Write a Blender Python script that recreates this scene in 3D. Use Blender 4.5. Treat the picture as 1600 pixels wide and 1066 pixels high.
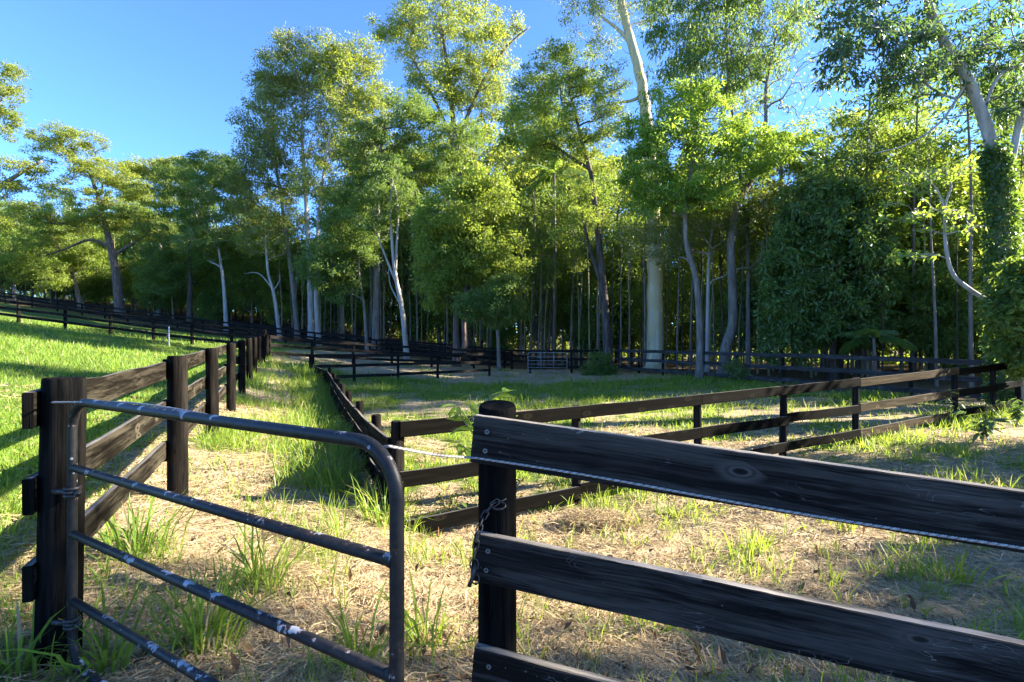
import bpy, math, random
import numpy as np
from mathutils import Vector, Matrix

for o in list(bpy.data.objects):
    bpy.data.objects.remove(o)
scene = bpy.context.scene
COL = scene.collection
R = math.radians

# ------------------------------------------------------------------ camera
CAM_H, FPX = 1.6, 800.0            # eye height; focal length in pixels of a 1600 wide picture
cam = bpy.data.cameras.new('camera')
cam.lens, cam.sensor_width = 18.0, 36.0
cam.clip_start, cam.clip_end = 0.05, 3000
camo = bpy.data.objects.new('camera', cam)
camo.location = (0, 0, CAM_H)
camo.rotation_euler = (R(90), 0, 0)
COL.objects.link(camo)
scene.camera = camo

# ------------------------------------------------------------------ sky, sun, exposure
SUN_AZ, SUN_EL = 8.0, 25.0        # degrees from +X towards +Y, and above the horizon
SUN_DIR = Vector((math.cos(R(SUN_AZ)) * math.cos(R(SUN_EL)), math.sin(R(SUN_AZ)) * math.cos(R(SUN_EL)), math.sin(R(SUN_EL))))
world = bpy.data.worlds.new('World')
scene.world = world
world.use_nodes = True
wt = world.node_tree
bg = wt.nodes['Background']
sky = wt.nodes.new('ShaderNodeTexSky')
sky.sky_type = 'NISHITA'
sky.sun_disc = False
sky.sun_elevation = R(SUN_EL)
sky.sun_rotation = R(90 - SUN_AZ)
sky.air_density, sky.dust_density, sky.ozone_density = 1.0, 0.0, 8.0
sky.altitude = 4500
wt.links.new(sky.outputs[0], bg.inputs[0])
bg.inputs[1].default_value = 0.05
sl = bpy.data.lights.new('sun', 'SUN')
sl.energy, sl.angle, sl.color = 2.5, R(0.6), (1.0, 0.91, 0.76)
slo = bpy.data.objects.new('sun', sl)
slo.rotation_euler = SUN_DIR.to_track_quat('Z', 'Y').to_euler()
slo.location = SUN_DIR * 60
COL.objects.link(slo)
vs = scene.view_settings
scene.display_settings.display_device = 'sRGB'
vs.view_transform, vs.look = 'Standard', 'None'
vs.exposure, vs.gamma, vs.use_curve_mapping = 3.75, 1.0, False
scene.cycles.max_bounces = 8
scene.cycles.diffuse_bounces = 6
scene.cycles.transmission_bounces = 5
scene.cycles.glossy_bounces = 2
scene.cycles.use_denoising = True
scene.cycles.sample_clamp_indirect = 6

# ------------------------------------------------------------------ small helpers
rng = np.random.default_rng(11)
SHADE = [(1.2, 17), (-2.2, 16), (-5.4, 15), (-0.4, 22), (1.6, 23)]   # shade trees: across and along the sun direction


def P(px, py, Y):
    """point seen at (px, py) in the 1600x1066 photograph, Y metres away"""
    return np.array([(px - 800) / FPX * Y, Y, CAM_H - (py - 533) / FPX * Y])


def props(o, label=None, cat=None, group=None, kind=None):
    if label: o['label'] = label
    if cat: o['category'] = cat
    if group: o['group'] = group
    if kind: o['kind'] = kind
    return o


def link(name, me, parent=None, mw=None):
    o = bpy.data.objects.new(name, me)
    COL.objects.link(o)
    if parent is not None: o.parent = parent
    if mw is not None: o.matrix_local = mw
    return o


def empty(name, loc=(0, 0, 0), rz=0.0):
    o = link(name, None)
    o.empty_display_size = 0.2
    o.location = loc
    o.rotation_euler = (0, 0, rz)
    return o


def make_mesh(name, V, faces, mats, midx=None, smooth=False, rnd=None, pattr=None):
    """faces: list of (n,k) index arrays"""
    V = np.asarray(V, dtype=np.float32)
    faces = [np.asarray(f, dtype=np.int32) for f in faces if len(f)]
    me = bpy.data.meshes.new(name)
    me.vertices.add(len(V))
    me.vertices.foreach_set('co', V.ravel())
    loops = np.concatenate([f.ravel() for f in faces])
    tot = np.concatenate([np.full(len(f), f.shape[1], np.int32) for f in faces])
    start = np.concatenate([[0], np.cumsum(tot)[:-1]]).astype(np.int32)
    me.loops.add(len(loops))
    me.loops.foreach_set('vertex_index', loops)
    me.polygons.add(len(tot))
    me.polygons.foreach_set('loop_start', start)
    if midx is not None:
        me.polygons.foreach_set('material_index', np.asarray(midx, np.int32))
    me.polygons.foreach_set('use_smooth', np.full(len(tot), bool(smooth)))
    if rnd is not None:
        a = me.attributes.new('rnd', 'FLOAT', 'FACE')
        a.data.foreach_set('value', np.asarray(rnd, np.float32))
    if pattr:
        for k, v in pattr.items():
            a = me.attributes.new(k, 'FLOAT', 'POINT')
            a.data.foreach_set('value', np.asarray(v, np.float32))
    me.update(calc_edges=True)
    for m in (mats if isinstance(mats, (list, tuple)) else [mats]):
        me.materials.append(m)
    return me


class Geo:
    """collects vertices and faces of one mesh"""
    def __init__(self):
        self.V, self.F, self.M, self.n = [], {}, {}, 0

    def add(self, V, faces, mi=0):
        V = np.asarray(V, float)
        for f in faces:
            f = np.asarray(f, np.int64)
            if len(f) == 0: continue
            k = f.shape[1]
            self.F.setdefault(k, []).append(f + self.n)
            self.M.setdefault(k, []).append(np.full(len(f), mi))
        self.V.append(V)
        self.n += len(V)

    def mesh(self, name, mats, smooth=True):
        ks = list(self.F)
        return make_mesh(name, np.vstack(self.V), [np.vstack(self.F[k]) for k in ks], mats,
                         np.concatenate([np.concatenate(self.M[k]) for k in ks]), smooth)


def unit(v):
    v = np.asarray(v, float)
    return v / (np.linalg.norm(v, axis=-1, keepdims=True) + 1e-12)


def tube(pts, rad, n=8, closed=False, caps=True):
    """swept tube -> verts, [faces]"""
    pts = np.asarray(pts, float)
    m = len(pts)
    rad = np.broadcast_to(np.asarray(rad, float), (m,))
    if closed:
        t = unit(np.roll(pts, -1, 0) - np.roll(pts, 1, 0))
    else:
        t = unit(np.gradient(pts, axis=0))
    ref = np.array([0.0, 0, 1]) if abs(t[0][2]) < 0.9 else np.array([1.0, 0, 0])
    u = np.zeros_like(pts)
    u[0] = unit(np.cross(t[0], ref))
    for i in range(1, m):
        w = u[i - 1] - t[i] * np.dot(u[i - 1], t[i])
        u[i] = w / (np.linalg.norm(w) + 1e-12)
    v = np.cross(t, u)
    a = np.arange(n) / n * 2 * np.pi
    V = pts[:, None] + rad[:, None, None] * (np.cos(a)[None, :, None] * u[:, None] + np.sin(a)[None, :, None] * v[:, None])
    V = V.reshape(-1, 3)
    k = m if closed else m - 1
    i = np.arange(k)[:, None]
    j = np.arange(n)[None]
    i2 = (i + 1) % m
    j2 = (j + 1) % n
    Q = np.stack(np.broadcast_arrays(i * n + j, i * n + j2, i2 * n + j2, i2 * n + j), -1).reshape(-1, 4)
    faces = [Q]
    if caps and not closed:
        faces.append(np.arange(n)[None, ::-1])
        faces.append((np.arange(n) + (m - 1) * n)[None])
    return V, faces


def spline(pts, per=6):
    """Catmull-Rom through the points"""
    p = np.asarray(pts, float)
    p = np.vstack([2 * p[0] - p[1], p, 2 * p[-1] - p[-2]])
    out = []
    for i in range(1, len(p) - 2):
        t = np.linspace(0, 1, per, endpoint=False)[:, None]
        a, b, c, d = p[i - 1], p[i], p[i + 1], p[i + 2]
        out.append(0.5 * (2 * b + (c - a) * t + (2 * a - 5 * b + 4 * c - d) * t ** 2 + (3 * b - a - 3 * c + d) * t ** 3))
    out.append(p[-2][None])
    return np.vstack(out)


def vnoise(x, y, s=1.0, seed=0, octaves=3):
    """value noise 0..1"""
    x, y = np.asarray(x, float) / s, np.asarray(y, float) / s
    tot, amp, out = 0, 1.0, 0
    for o in range(octaves):
        xi, yi = np.floor(x).astype(np.int64), np.floor(y).astype(np.int64)
        fx, fy = x - xi, y - yi
        fx, fy = fx * fx * (3 - 2 * fx), fy * fy * (3 - 2 * fy)

        def hsh(a, b):
            h = (a * 374761393 + b * 668265263 + (seed + o) * 1442695041) & 0xffffffff
            h = ((h ^ (h >> 13)) * 1274126177) & 0xffffffff
            return ((h ^ (h >> 16)) & 0xffff) / 65535.0
        v = (hsh(xi, yi) * (1 - fx) + hsh(xi + 1, yi) * fx) * (1 - fy) + (hsh(xi, yi + 1) * (1 - fx) + hsh(xi + 1, yi + 1) * fx) * fy
        out = out + amp * v
        tot += amp
        amp *= 0.5
        x, y = x * 2.03 + 17.3, y * 2.03 + 5.1
    return out / tot


def sstep(a, b, x):
    t = np.clip((np.asarray(x, float) - a) / (b - a), 0, 1)
    return t * t * (3 - 2 * t)

# ------------------------------------------------------------------ materials


def new_mat(name):
    m = bpy.data.materials.new(name)
    m.use_nodes = True
    nt = m.node_tree
    nt.nodes.clear()
    out = nt.nodes.new('ShaderNodeOutputMaterial')
    return m, nt, out


def nd(nt, typ, ins=None, **pr):
    n = nt.nodes.new('ShaderNode' + typ)
    for k, v in pr.items():
        setattr(n, k, v)
    for k, v in (ins or {}).items():
        s = n.inputs[k]
        if isinstance(v, bpy.types.NodeSocket): nt.links.new(v, s)
        else:
            if isinstance(v, (tuple, list)) and len(v) == 3 and s.type == 'RGBA': v = (*v, 1)
            s.default_value = v
    return n


def ramp(nt, fac, stops, interp='LINEAR'):
    n = nt.nodes.new('ShaderNodeValToRGB')
    nt.links.new(fac, n.inputs[0])
    cr = n.color_ramp
    cr.interpolation = interp
    while len(cr.elements) < len(stops): cr.elements.new(0.5)
    for e, (p, c) in zip(cr.elements, stops):
        e.position = p
        e.color = (c, c, c, 1) if not isinstance(c, (tuple, list)) else (*c, 1)
    return n.outputs[0]


def mixc(nt, fac, a, b, mode='MIX'):
    n = nt.nodes.new('ShaderNodeMix')
    n.data_type = 'RGBA'
    n.blend_type = mode
    for k, v in ((0, fac), (6, a), (7, b)):
        if isinstance(v, bpy.types.NodeSocket): nt.links.new(v, n.inputs[k])
        else: n.inputs[k].default_value = (*v, 1) if isinstance(v, (tuple, list)) else v
    return n.outputs[2]


def math_n(nt, op, a, b=None, clamp=False):
    n = nt.nodes.new('ShaderNodeMath')
    n.operation = op
    n.use_clamp = clamp
    for k, v in ((0, a), (1, b)):
        if v is None: continue
        if isinstance(v, bpy.types.NodeSocket): nt.links.new(v, n.inputs[k])
        else: n.inputs[k].default_value = v
    return n.outputs[0]


def wood_mat(name, dark, mid, light, wear, rough=0.8, spec=0.02, grain=1.0, vertical=False, patch=0.5, scratch=0.0):
    """painted, weathered timber; grain runs along local X (Z when vertical)"""
    dark, mid, light, wear = (tuple(x * (0.72 if name != 'worn_sky_lit_rail_edge' else 1.0) for x in c_) for c_ in (dark, mid, light, wear))
    m, nt, out = new_mat(name)
    tc = nd(nt, 'TexCoord')
    oi = nd(nt, 'ObjectInfo')
    off = nd(nt, 'CombineXYZ', {0: math_n(nt, 'MULTIPLY', oi.outputs['Random'], 37.0), 1: math_n(nt, 'MULTIPLY', oi.outputs['Random'], 11.0), 2: math_n(nt, 'MULTIPLY', oi.outputs['Random'], 5.0)})
    co = nd(nt, 'VectorMath', {0: tc.outputs['Object'], 1: off.outputs[0]}, operation='ADD').outputs[0]
    sc1 = (30, 30, 0.8) if vertical else (0.8, 30, 30)
    sc2 = (210, 210, 3.0) if vertical else (3.0, 210, 210)
    # slow warp so that the grain wanders round knots
    wv = nd(nt, 'TexNoise', {'Vector': co, 'Scale': 2.6, 'Detail': 2.0})
    wsub = nd(nt, 'VectorMath', {0: wv.outputs['Color'], 1: (0.5, 0.5, 0.5)}, operation='SUBTRACT').outputs[0]
    wsc = nd(nt, 'VectorMath', {0: wsub, 1: (0.03, 0.03, 0.035)}, operation='MULTIPLY').outputs[0]
    cow = nd(nt, 'VectorMath', {0: co, 1: wsc}, operation='ADD').outputs[0]
    m1 = nd(nt, 'Mapping', {'Vector': cow, 'Scale': sc1})
    g1 = nd(nt, 'TexNoise', {'Vector': m1.outputs[0], 'Scale': 1.0, 'Detail': 5.0, 'Roughness': 0.6})
    m2 = nd(nt, 'Mapping', {'Vector': cow, 'Scale': sc2})
    g2 = nd(nt, 'TexNoise', {'Vector': m2.outputs[0], 'Scale': 1.0, 'Detail': 3.0})
    # knots: a few rings per board, and hairline drying cracks along the grain
    sx = nd(nt, 'SeparateXYZ', {0: co})
    k2 = nd(nt, 'CombineXYZ', {0: math_n(nt, 'MULTIPLY', sx.outputs[0], 3.4), 1: math_n(nt, 'MULTIPLY', sx.outputs[2], 7.5), 2: 0.0})
    vo = nd(nt, 'TexVoronoi', {'Vector': k2.outputs[0], 'Scale': 1.0, 'Randomness': 1.0}, voronoi_dimensions='2D')
    pickk = math_n(nt, 'GREATER_THAN', nd(nt, 'SeparateXYZ', {0: vo.outputs['Color']}).outputs[0], 2.0 if vertical else 0.74)
    kd = math_n(nt, 'ADD', vo.outputs['Distance'], math_n(nt, 'MULTIPLY', math_n(nt, 'SUBTRACT', wv.outputs[0], 0.5), 0.08))
    kn = math_n(nt, 'MULTIPLY', ramp(nt, kd, [(0.0, 0.0), (0.06, 0.15), (0.085, 0.9), (0.12, 0.2), (0.16, 0.55), (0.26, 0.0)]), pickk)
    kcore = math_n(nt, 'MULTIPLY', math_n(nt, 'MULTIPLY', ramp(nt, kd, [(0.045, 1.0), (0.08, 0.0)]), pickk), 0.65)
    ck = nd(nt, 'TexNoise', {'Vector': nd(nt, 'Mapping', {'Vector': cow, 'Scale': (38, 38, 0.55) if vertical else (0.55, 38, 38)}).outputs[0], 'Scale': 1.0, 'Detail': 1.5})
    crack = math_n(nt, 'MULTIPLY', ramp(nt, ck.outputs[0], [(0.585, 0.0), (0.6, 1.0), (0.615, 0.0)]), ramp(nt, wv.outputs[0], [(0.46, 0.0), (0.56, 1.0)]))
    gsum = math_n(nt, 'ADD', math_n(nt, 'MULTIPLY', g1.outputs[0], 0.72), math_n(nt, 'MULTIPLY', g2.outputs[0], 0.28 * grain))
    c = ramp(nt, gsum, [(0.34, dark), (0.5, mid), (0.66, light)])
    c = mixc(nt, math_n(nt, 'MULTIPLY', kn, 0.7), c, tuple(min(1.0, x * 1.9) for x in wear))
    # worn patches where bare grey wood shows
    p1 = nd(nt, 'TexNoise', {'Vector': nd(nt, 'Mapping', {'Vector': co, 'Scale': (16, 16, 1.6) if vertical else (1.6, 16, 16)}).outputs[0], 'Scale': 1.0, 'Detail': 6.0, 'Roughness': 0.65})
    pf = math_n(nt, 'MULTIPLY', math_n(nt, 'ADD', p1.outputs[0], math_n(nt, 'MULTIPLY', g2.outputs[0], 0.25)), 1.0)
    pm = ramp(nt, pf, [(0.6, 0.0), (0.82, 1.0)])
    c = mixc(nt, math_n(nt, 'MULTIPLY', pm, patch), c, wear)
    c = mixc(nt, math_n(nt, 'MAXIMUM', crack, kcore), c, tuple(x * 0.4 for x in dark))
    if scratch > 0:
        s1 = nd(nt, 'TexNoise', {'Vector': nd(nt, 'Mapping', {'Vector': co, 'Scale': (9, 30, 26), 'Rotation': (0, 0.7, 0)}).outputs[0], 'Scale': 1.0, 'Detail': 2.0, 'Distortion': 0.6})
        ln = ramp(nt, s1.outputs[0], [(0.492, 0.0), (0.5, 1.0), (0.508, 0.0)])
        gate_ = nd(nt, 'TexNoise', {'Vector': co, 'Scale': 7.0, 'Detail': 2.0})
        lm = math_n(nt, 'MULTIPLY', ln, ramp(nt, gate_.outputs[0], [(0.55, 0.0), (0.68, 1.0)]))
        c = mixc(nt, math_n(nt, 'MULTIPLY', lm, scratch), c, (0.22, 0.21, 0.2))
        sp = nd(nt, 'TexVoronoi', {'Vector': co, 'Scale': 42.0})
        sd = ramp(nt, sp.outputs['Distance'], [(0.05, 1.0), (0.11, 0.0)])
        sg = ramp(nt, nd(nt, 'TexNoise', {'Vector': co, 'Scale': 5.0}).outputs[0], [(0.5, 0.0), (0.62, 1.0)])
        c = mixc(nt, math_n(nt, 'MULTIPLY', math_n(nt, 'MULTIPLY', sd, sg), scratch), c, (0.2, 0.19, 0.18))
    hgt = math_n(nt, 'SUBTRACT', gsum, math_n(nt, 'MULTIPLY', crack, 0.5))
    bmp = nd(nt, 'Bump', {'Height': hgt, 'Strength': 0.45, 'Distance': 0.006})
    bs = nd(nt, 'BsdfPrincipled', {'Base Color': c, 'Roughness': rough, 'Normal': bmp.outputs[0]})
    bs.inputs['Specular IOR Level'].default_value = spec
    nt.links.new(bs.outputs[0], out.inputs[0])
    return m


def leaf_mat(name, a, b, trans, tfac=0.4, rough=0.5, spec=0.3, hue_noise=0.35, dead=1.1):
    a, b = tuple(x * 1.45 for x in a), tuple(x * 1.45 for x in b)
    m, nt, out = new_mat(name)
    at = nd(nt, 'Attribute', attribute_name='rnd')
    oi = nd(nt, 'ObjectInfo')
    tc = nd(nt, 'TexCoord')
    nz = nd(nt, 'TexNoise', {'Vector': tc.outputs['Object'], 'Scale': 0.45, 'Detail': 2.0})
    f = math_n(nt, 'ADD', math_n(nt, 'MULTIPLY', at.outputs['Fac'], 1 - hue_noise), math_n(nt, 'MULTIPLY', nz.outputs[0], hue_noise))
    f = math_n(nt, 'ADD', f, math_n(nt, 'MULTIPLY', math_n(nt, 'SUBTRACT', oi.outputs['Random'], 0.5), 0.25), clamp=True)
    c = mixc(nt, f, a, b)
    ct = mixc(nt, f, tuple(x * 0.8 for x in trans), trans)
    if dead < 1:
        dm = math_n(nt, 'GREATER_THAN', at.outputs['Fac'], dead)
        c = mixc(nt, dm, c, (0.42, 0.33, 0.16))
        ct = mixc(nt, dm, ct, (0.5, 0.4, 0.18))
    bs = nd(nt, 'BsdfPrincipled', {'Base Color': c, 'Roughness': rough})
    bs.inputs['Specular IOR Level'].default_value = spec
    tr = nd(nt, 'BsdfTranslucent', {'Color': ct})
    mx = nd(nt, 'MixShader', {0: tfac, 1: bs.outputs[0], 2: tr.outputs[0]})
    nt.links.new(mx.outputs[0], out.inputs[0])
    return m


def bark_mat(name, a, b, c3, scale=(9, 9, 1.4), rough=0.85, flake=None):
    m, nt, out = new_mat(name)
    tc = nd(nt, 'TexCoord')
    mp = nd(nt, 'Mapping', {'Vector': tc.outputs['Object'], 'Scale': scale})
    n1 = nd(nt, 'TexNoise', {'Vector': mp.outputs[0], 'Scale': 1.0, 'Detail': 6.0, 'Roughness': 0.65})
    n2 = nd(nt, 'TexNoise', {'Vector': tc.outputs['Object'], 'Scale': 0.9, 'Detail': 3.0})
    c = ramp(nt, n1.outputs[0], [(0.3, a), (0.52, b), (0.7, c3)])
    if flake:
        c = mixc(nt, ramp(nt, n2.outputs[0], [(0.5, 0.0), (0.56, 1.0)]), c, flake)
    bmp = nd(nt, 'Bump', {'Height': n1.outputs[0], 'Strength': 0.6, 'Distance': 0.03})
    bs = nd(nt, 'BsdfPrincipled', {'Base Color': c, 'Roughness': rough, 'Normal': bmp.outputs[0]})
    bs.inputs['Specular IOR Level'].default_value = 0.15
    nt.links.new(bs.outputs[0], out.inputs[0])
    return m


def plain_mat(name, col, rough=0.5, metal=0.0, var=0.3, scale=30):
    m, nt, out = new_mat(name)
    tc = nd(nt, 'TexCoord')
    n1 = nd(nt, 'TexNoise', {'Vector': tc.outputs['Object'], 'Scale': scale, 'Detail': 4.0})
    c = ramp(nt, n1.outputs[0], [(0.3, tuple(x * (1 - var) for x in col)), (0.7, tuple(min(1, x * (1 + var)) for x in col))])
    bs = nd(nt, 'BsdfPrincipled', {'Base Color': c, 'Roughness': rough, 'Metallic': metal})
    nt.links.new(bs.outputs[0], out.inputs[0])
    return m


def chipped_paint(name):
    m, nt, out = new_mat(name)
    tc = nd(nt, 'TexCoord')
    ge = nd(nt, 'NewGeometry')
    up = nd(nt, 'SeparateXYZ', {0: ge.outputs['Normal']}).outputs[2]
    n1 = nd(nt, 'TexNoise', {'Vector': tc.outputs['Object'], 'Scale': 12.0, 'Detail': 7.0, 'Roughness': 0.66})
    n2 = nd(nt, 'TexNoise', {'Vector': tc.outputs['Object'], 'Scale': 55.0, 'Detail': 4.0})
    n3 = nd(nt, 'TexVoronoi', {'Vector': tc.outputs['Object'], 'Scale': 16.0})
    k = math_n(nt, 'ADD', math_n(nt, 'ADD', n1.outputs[0], math_n(nt, 'MULTIPLY', n2.outputs[0], 0.18)), math_n(nt, 'MULTIPLY', up, 0.09))
    chip = ramp(nt, k, [(0.722, 0.0), (0.745, 1.0)])
    dots = ramp(nt, n3.outputs['Distance'], [(0.07, 1.0), (0.085, 0.0)])
    chip = math_n(nt, 'MAXIMUM', chip, math_n(nt, 'MULTIPLY', dots, 0.8))
    base = ramp(nt, n2.outputs[0], [(0.3, (0.006, 0.006, 0.0065)), (0.7, (0.018, 0.018, 0.019))])
    zinc = ramp(nt, n2.outputs[0], [(0.35, (0.16, 0.165, 0.175)), (0.65, (0.36, 0.37, 0.39))])
    rustm = ramp(nt, k, [(0.685, 0.0), (0.715, 0.75), (0.74, 0.0)])
    c = mixc(nt, rustm, mixc(nt, chip, base, zinc), (0.06, 0.03, 0.018))
    bmp = nd(nt, 'Bump', {'Height': math_n(nt, 'SUBTRACT', 1.0, chip), 'Strength': 0.4, 'Distance': 0.001})
    bs = nd(nt, 'BsdfPrincipled', {'Base Color': c, 'Roughness': 0.5, 'Normal': bmp.outputs[0]})
    bs.inputs['Specular IOR Level'].default_value = 0.3
    nt.links.new(bs.outputs[0], out.inputs[0])
    return m


M = {}
M['rail_near'] = wood_mat('black_stained_rail', (0.002, 0.002, 0.002), (0.007, 0.0068, 0.0065), (0.045, 0.042, 0.038), (0.085, 0.078, 0.07), patch=0.8, scratch=0.8, rough=0.65, spec=0.1)
M['rail_top'] = wood_mat('worn_sky_lit_rail_edge', (0.09, 0.08, 0.065), (0.32, 0.28, 0.23), (0.54, 0.48, 0.4), (0.02, 0.02, 0.02), patch=0.85, rough=0.75)  # worn upper edge, with the sky's brightness painted into its pale colour
M['post_black'] = wood_mat('black_stained_post', (0.0025, 0.0025, 0.0025), (0.006, 0.006, 0.0058), (0.016, 0.015, 0.014), (0.035, 0.03, 0.025), vertical=True, patch=0.35)
M['rail_brown'] = wood_mat('faded_brown_black_rail', (0.004, 0.0034, 0.0026), (0.012, 0.0102, 0.0076), (0.04, 0.034, 0.025), (0.1, 0.086, 0.06), patch=0.65)
M['edge_brown'] = wood_mat('faded_sky_lit_rail_edge', (0.06, 0.055, 0.05), (0.16, 0.145, 0.13), (0.28, 0.26, 0.23), (0.04, 0.035, 0.03), patch=0.5)  # faded upper edge, painted paler still for light from the sky
M['post_brown'] = wood_mat('faded_brown_post', (0.004, 0.0034, 0.003), (0.01, 0.0086, 0.0074), (0.026, 0.022, 0.018), (0.05, 0.042, 0.034), vertical=True, patch=0.4)
M['rail_far'] = wood_mat('dark_paddock_rail', (0.0025, 0.0025, 0.002), (0.004, 0.0036, 0.003), (0.008, 0.007, 0.0055), (0.016, 0.013, 0.009), patch=0.2)
M['edge_far'] = wood_mat('dark_rail_lit_edge', (0.04, 0.037, 0.034), (0.10, 0.095, 0.088), (0.2, 0.19, 0.17), (0.03, 0.03, 0.03), patch=0.4)  # upper edge painted lighter to stand for light catching the dark rails
M['post_far'] = wood_mat('dark_paddock_post', (0.005, 0.005, 0.005), (0.012, 0.011, 0.0105), (0.032, 0.029, 0.026), (0.06, 0.052, 0.045), vertical=True, patch=0.4)
M['rail_grey'] = wood_mat('charcoal_grey_rail', (0.022, 0.0215, 0.021), (0.05, 0.048, 0.046), (0.095, 0.091, 0.086), (0.15, 0.14, 0.125), patch=0.4)
M['rail_dist'] = wood_mat('distant_dark_rail', (0.008, 0.0075, 0.007), (0.018, 0.0165, 0.015), (0.04, 0.036, 0.031), (0.07, 0.06, 0.05), patch=0.35)
M['rail_raw'] = wood_mat('bare_brown_rail', (0.02, 0.015, 0.009), (0.045, 0.034, 0.02), (0.09, 0.068, 0.04), (0.13, 0.105, 0.07), patch=0.5)
M['gate'] = chipped_paint('chipped_black_paint')
M['zinc'] = plain_mat('dull_zinc', (0.2, 0.2, 0.2), 0.55, 0.4)
M['steel'] = plain_mat('dark_steel', (0.05, 0.047, 0.045), 0.5, 0.6, 0.5, 60)
M['rust'] = plain_mat('rusty_iron', (0.12, 0.05, 0.025), 0.85, 0.0, 0.5, 60)
M['rope_w'] = plain_mat('grey_white_rope', (0.36, 0.345, 0.325), 0.75, 0.0, 0.3, 90)
M['rope_d'] = plain_mat('brown_rope_fleck', (0.22, 0.17, 0.15), 0.75, 0.0, 0.3, 90)
M['ceramic'] = plain_mat('pale_insulator', (0.5, 0.45, 0.4), 0.4, 0.0, 0.3, 40)
M['pvc'] = plain_mat('pale_plastic', (0.45, 0.47, 0.48), 0.5, 0.0, 0.15)

M['l_euc'] = leaf_mat('gum_leaf', (0.055, 0.08, 0.022), (0.13, 0.15, 0.035), (0.42, 0.45, 0.07), 0.42)
M['l_gold'] = leaf_mat('golden_olive_leaf', (0.065, 0.1, 0.018), (0.15, 0.175, 0.03), (0.5, 0.56, 0.06), 0.45)
M['l_bright'] = leaf_mat('bright_green_leaf', (0.07, 0.13, 0.02), (0.14, 0.22, 0.03), (0.45, 0.62, 0.06), 0.45)
M['l_mid'] = leaf_mat('mid_green_leaf', (0.045, 0.085, 0.02), (0.09, 0.14, 0.03), (0.3, 0.42, 0.05), 0.4)
M['l_light'] = leaf_mat('light_green_leaf', (0.075, 0.12, 0.02), (0.15, 0.19, 0.03), (0.44, 0.54, 0.06), 0.42)
M['l_dark'] = leaf_mat('glossy_dark_leaf', (0.028, 0.06, 0.016), (0.065, 0.115, 0.026), (0.25, 0.38, 0.04), 0.34, 0.36, 0.45)
M['l_blue'] = leaf_mat('blue_green_leaf', (0.022, 0.05, 0.03), (0.06, 0.1, 0.04), (0.22, 0.36, 0.06), 0.35, 0.35, 0.5)
M['l_olive'] = leaf_mat('grey_olive_leaf', (0.06, 0.095, 0.035), (0.12, 0.155, 0.05), (0.36, 0.44, 0.1), 0.4)
M['l_wood'] = leaf_mat('thicket_leaf', (0.04, 0.068, 0.014), (0.095, 0.125, 0.025), (0.36, 0.45, 0.05), 0.44)

M['b_pale'] = bark_mat('smooth_cream_bark', (0.36, 0.3, 0.18), (0.52, 0.46, 0.3), (0.64, 0.58, 0.42), (7, 7, 0.3), 0.7, (0.5, 0.4, 0.24))
M['b_white'] = bark_mat('white_grey_bark', (0.2, 0.18, 0.16), (0.34, 0.31, 0.28), (0.46, 0.43, 0.39), (6, 6, 0.8), 0.8)
M['b_grey'] = bark_mat('grey_brown_bark', (0.085, 0.07, 0.058), (0.17, 0.145, 0.12), (0.28, 0.245, 0.21))
M['b_red'] = bark_mat('red_brown_bark', (0.06, 0.042, 0.032), (0.14, 0.1, 0.078), (0.25, 0.185, 0.145))
M['b_dark'] = bark_mat('dark_brown_bark', (0.03, 0.024, 0.02), (0.075, 0.06, 0.05), (0.15, 0.12, 0.1))
M['b_straw'] = bark_mat('tan_stem_bark', (0.12, 0.105, 0.055), (0.23, 0.2, 0.11), (0.34, 0.3, 0.18))

M['grass'] = leaf_mat('grass_blade', (0.05, 0.10, 0.015), (0.12, 0.17, 0.025), (0.42, 0.55, 0.05), 0.42, 0.45, 0.3, 0.15, 0.86)
M['lawn'] = leaf_mat('lawn_blade', (0.05, 0.11, 0.014), (0.13, 0.185, 0.025), (0.46, 0.6, 0.06), 0.42, 0.5, 0.3, 0.25, 0.93)
M['litter'] = leaf_mat('dead_leaf', (0.05, 0.03, 0.015), (0.2, 0.12, 0.06), (0.2, 0.11, 0.05), 0.15, 0.7, 0.2, 0.1)
M['straw'] = leaf_mat('dry_straw', (0.16, 0.115, 0.06), (0.42, 0.325, 0.185), (0.5, 0.38, 0.2), 0.22, 0.7, 0.2, 0.2)

# ------------------------------------------------------------------ where the fences run (x, y, top z)
def row(*a):
    return [P(px, py, Y) for px, py, Y in a]


A_POSTS = row((101, 590, 2.12), (277, 556, 4.3), (331, 544, 6.6), (361, 536.6, 9.0), (378, 531.5, 11.3), (389, 529, 13.6), (398, 527.3, 16), (405, 525.8, 18.3), (411, 524, 20.7), (417, 522, 23.2))
B_POSTS = row((622, 668, 4.72), (588, 648, 6.1), (562, 627, 7.9), (545, 611, 9.8), (534.5, 600, 11.7), (527, 592, 13.6), (522, 583, 15.5), (515, 575, 17.4), (489, 566, 19.9))
C_POSTS = row((620, 658, 4.7), (900, 634, 6.0), (1089, 616, 7.06), (1225, 602, 8.2), (1337, 590, 9.1), (1491, 574, 10.9), (1551, 569, 11.6), (1590, 564, 12.3))
D_POSTS = row((485, 553.5, 20.2), (553, 553.3, 21.3), (622, 552.5, 22.6), (684, 552, 24.2), (765, 551, 26.3))
E_POSTS = row((828, 547, 27.4), (893, 546.6, 27.5), (955, 546.3, 27.8))
F_POSTS = row((1581, 564, 13.2), (1423, 558, 15.4), (1315, 554.5, 17.3), (1224, 552, 19.1), (1151, 550, 21.0), (1090, 548.5, 22.9), (1036, 547.3, 24.7), (998, 546.5, 26.3), (962, 545.5, 27.9))
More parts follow.
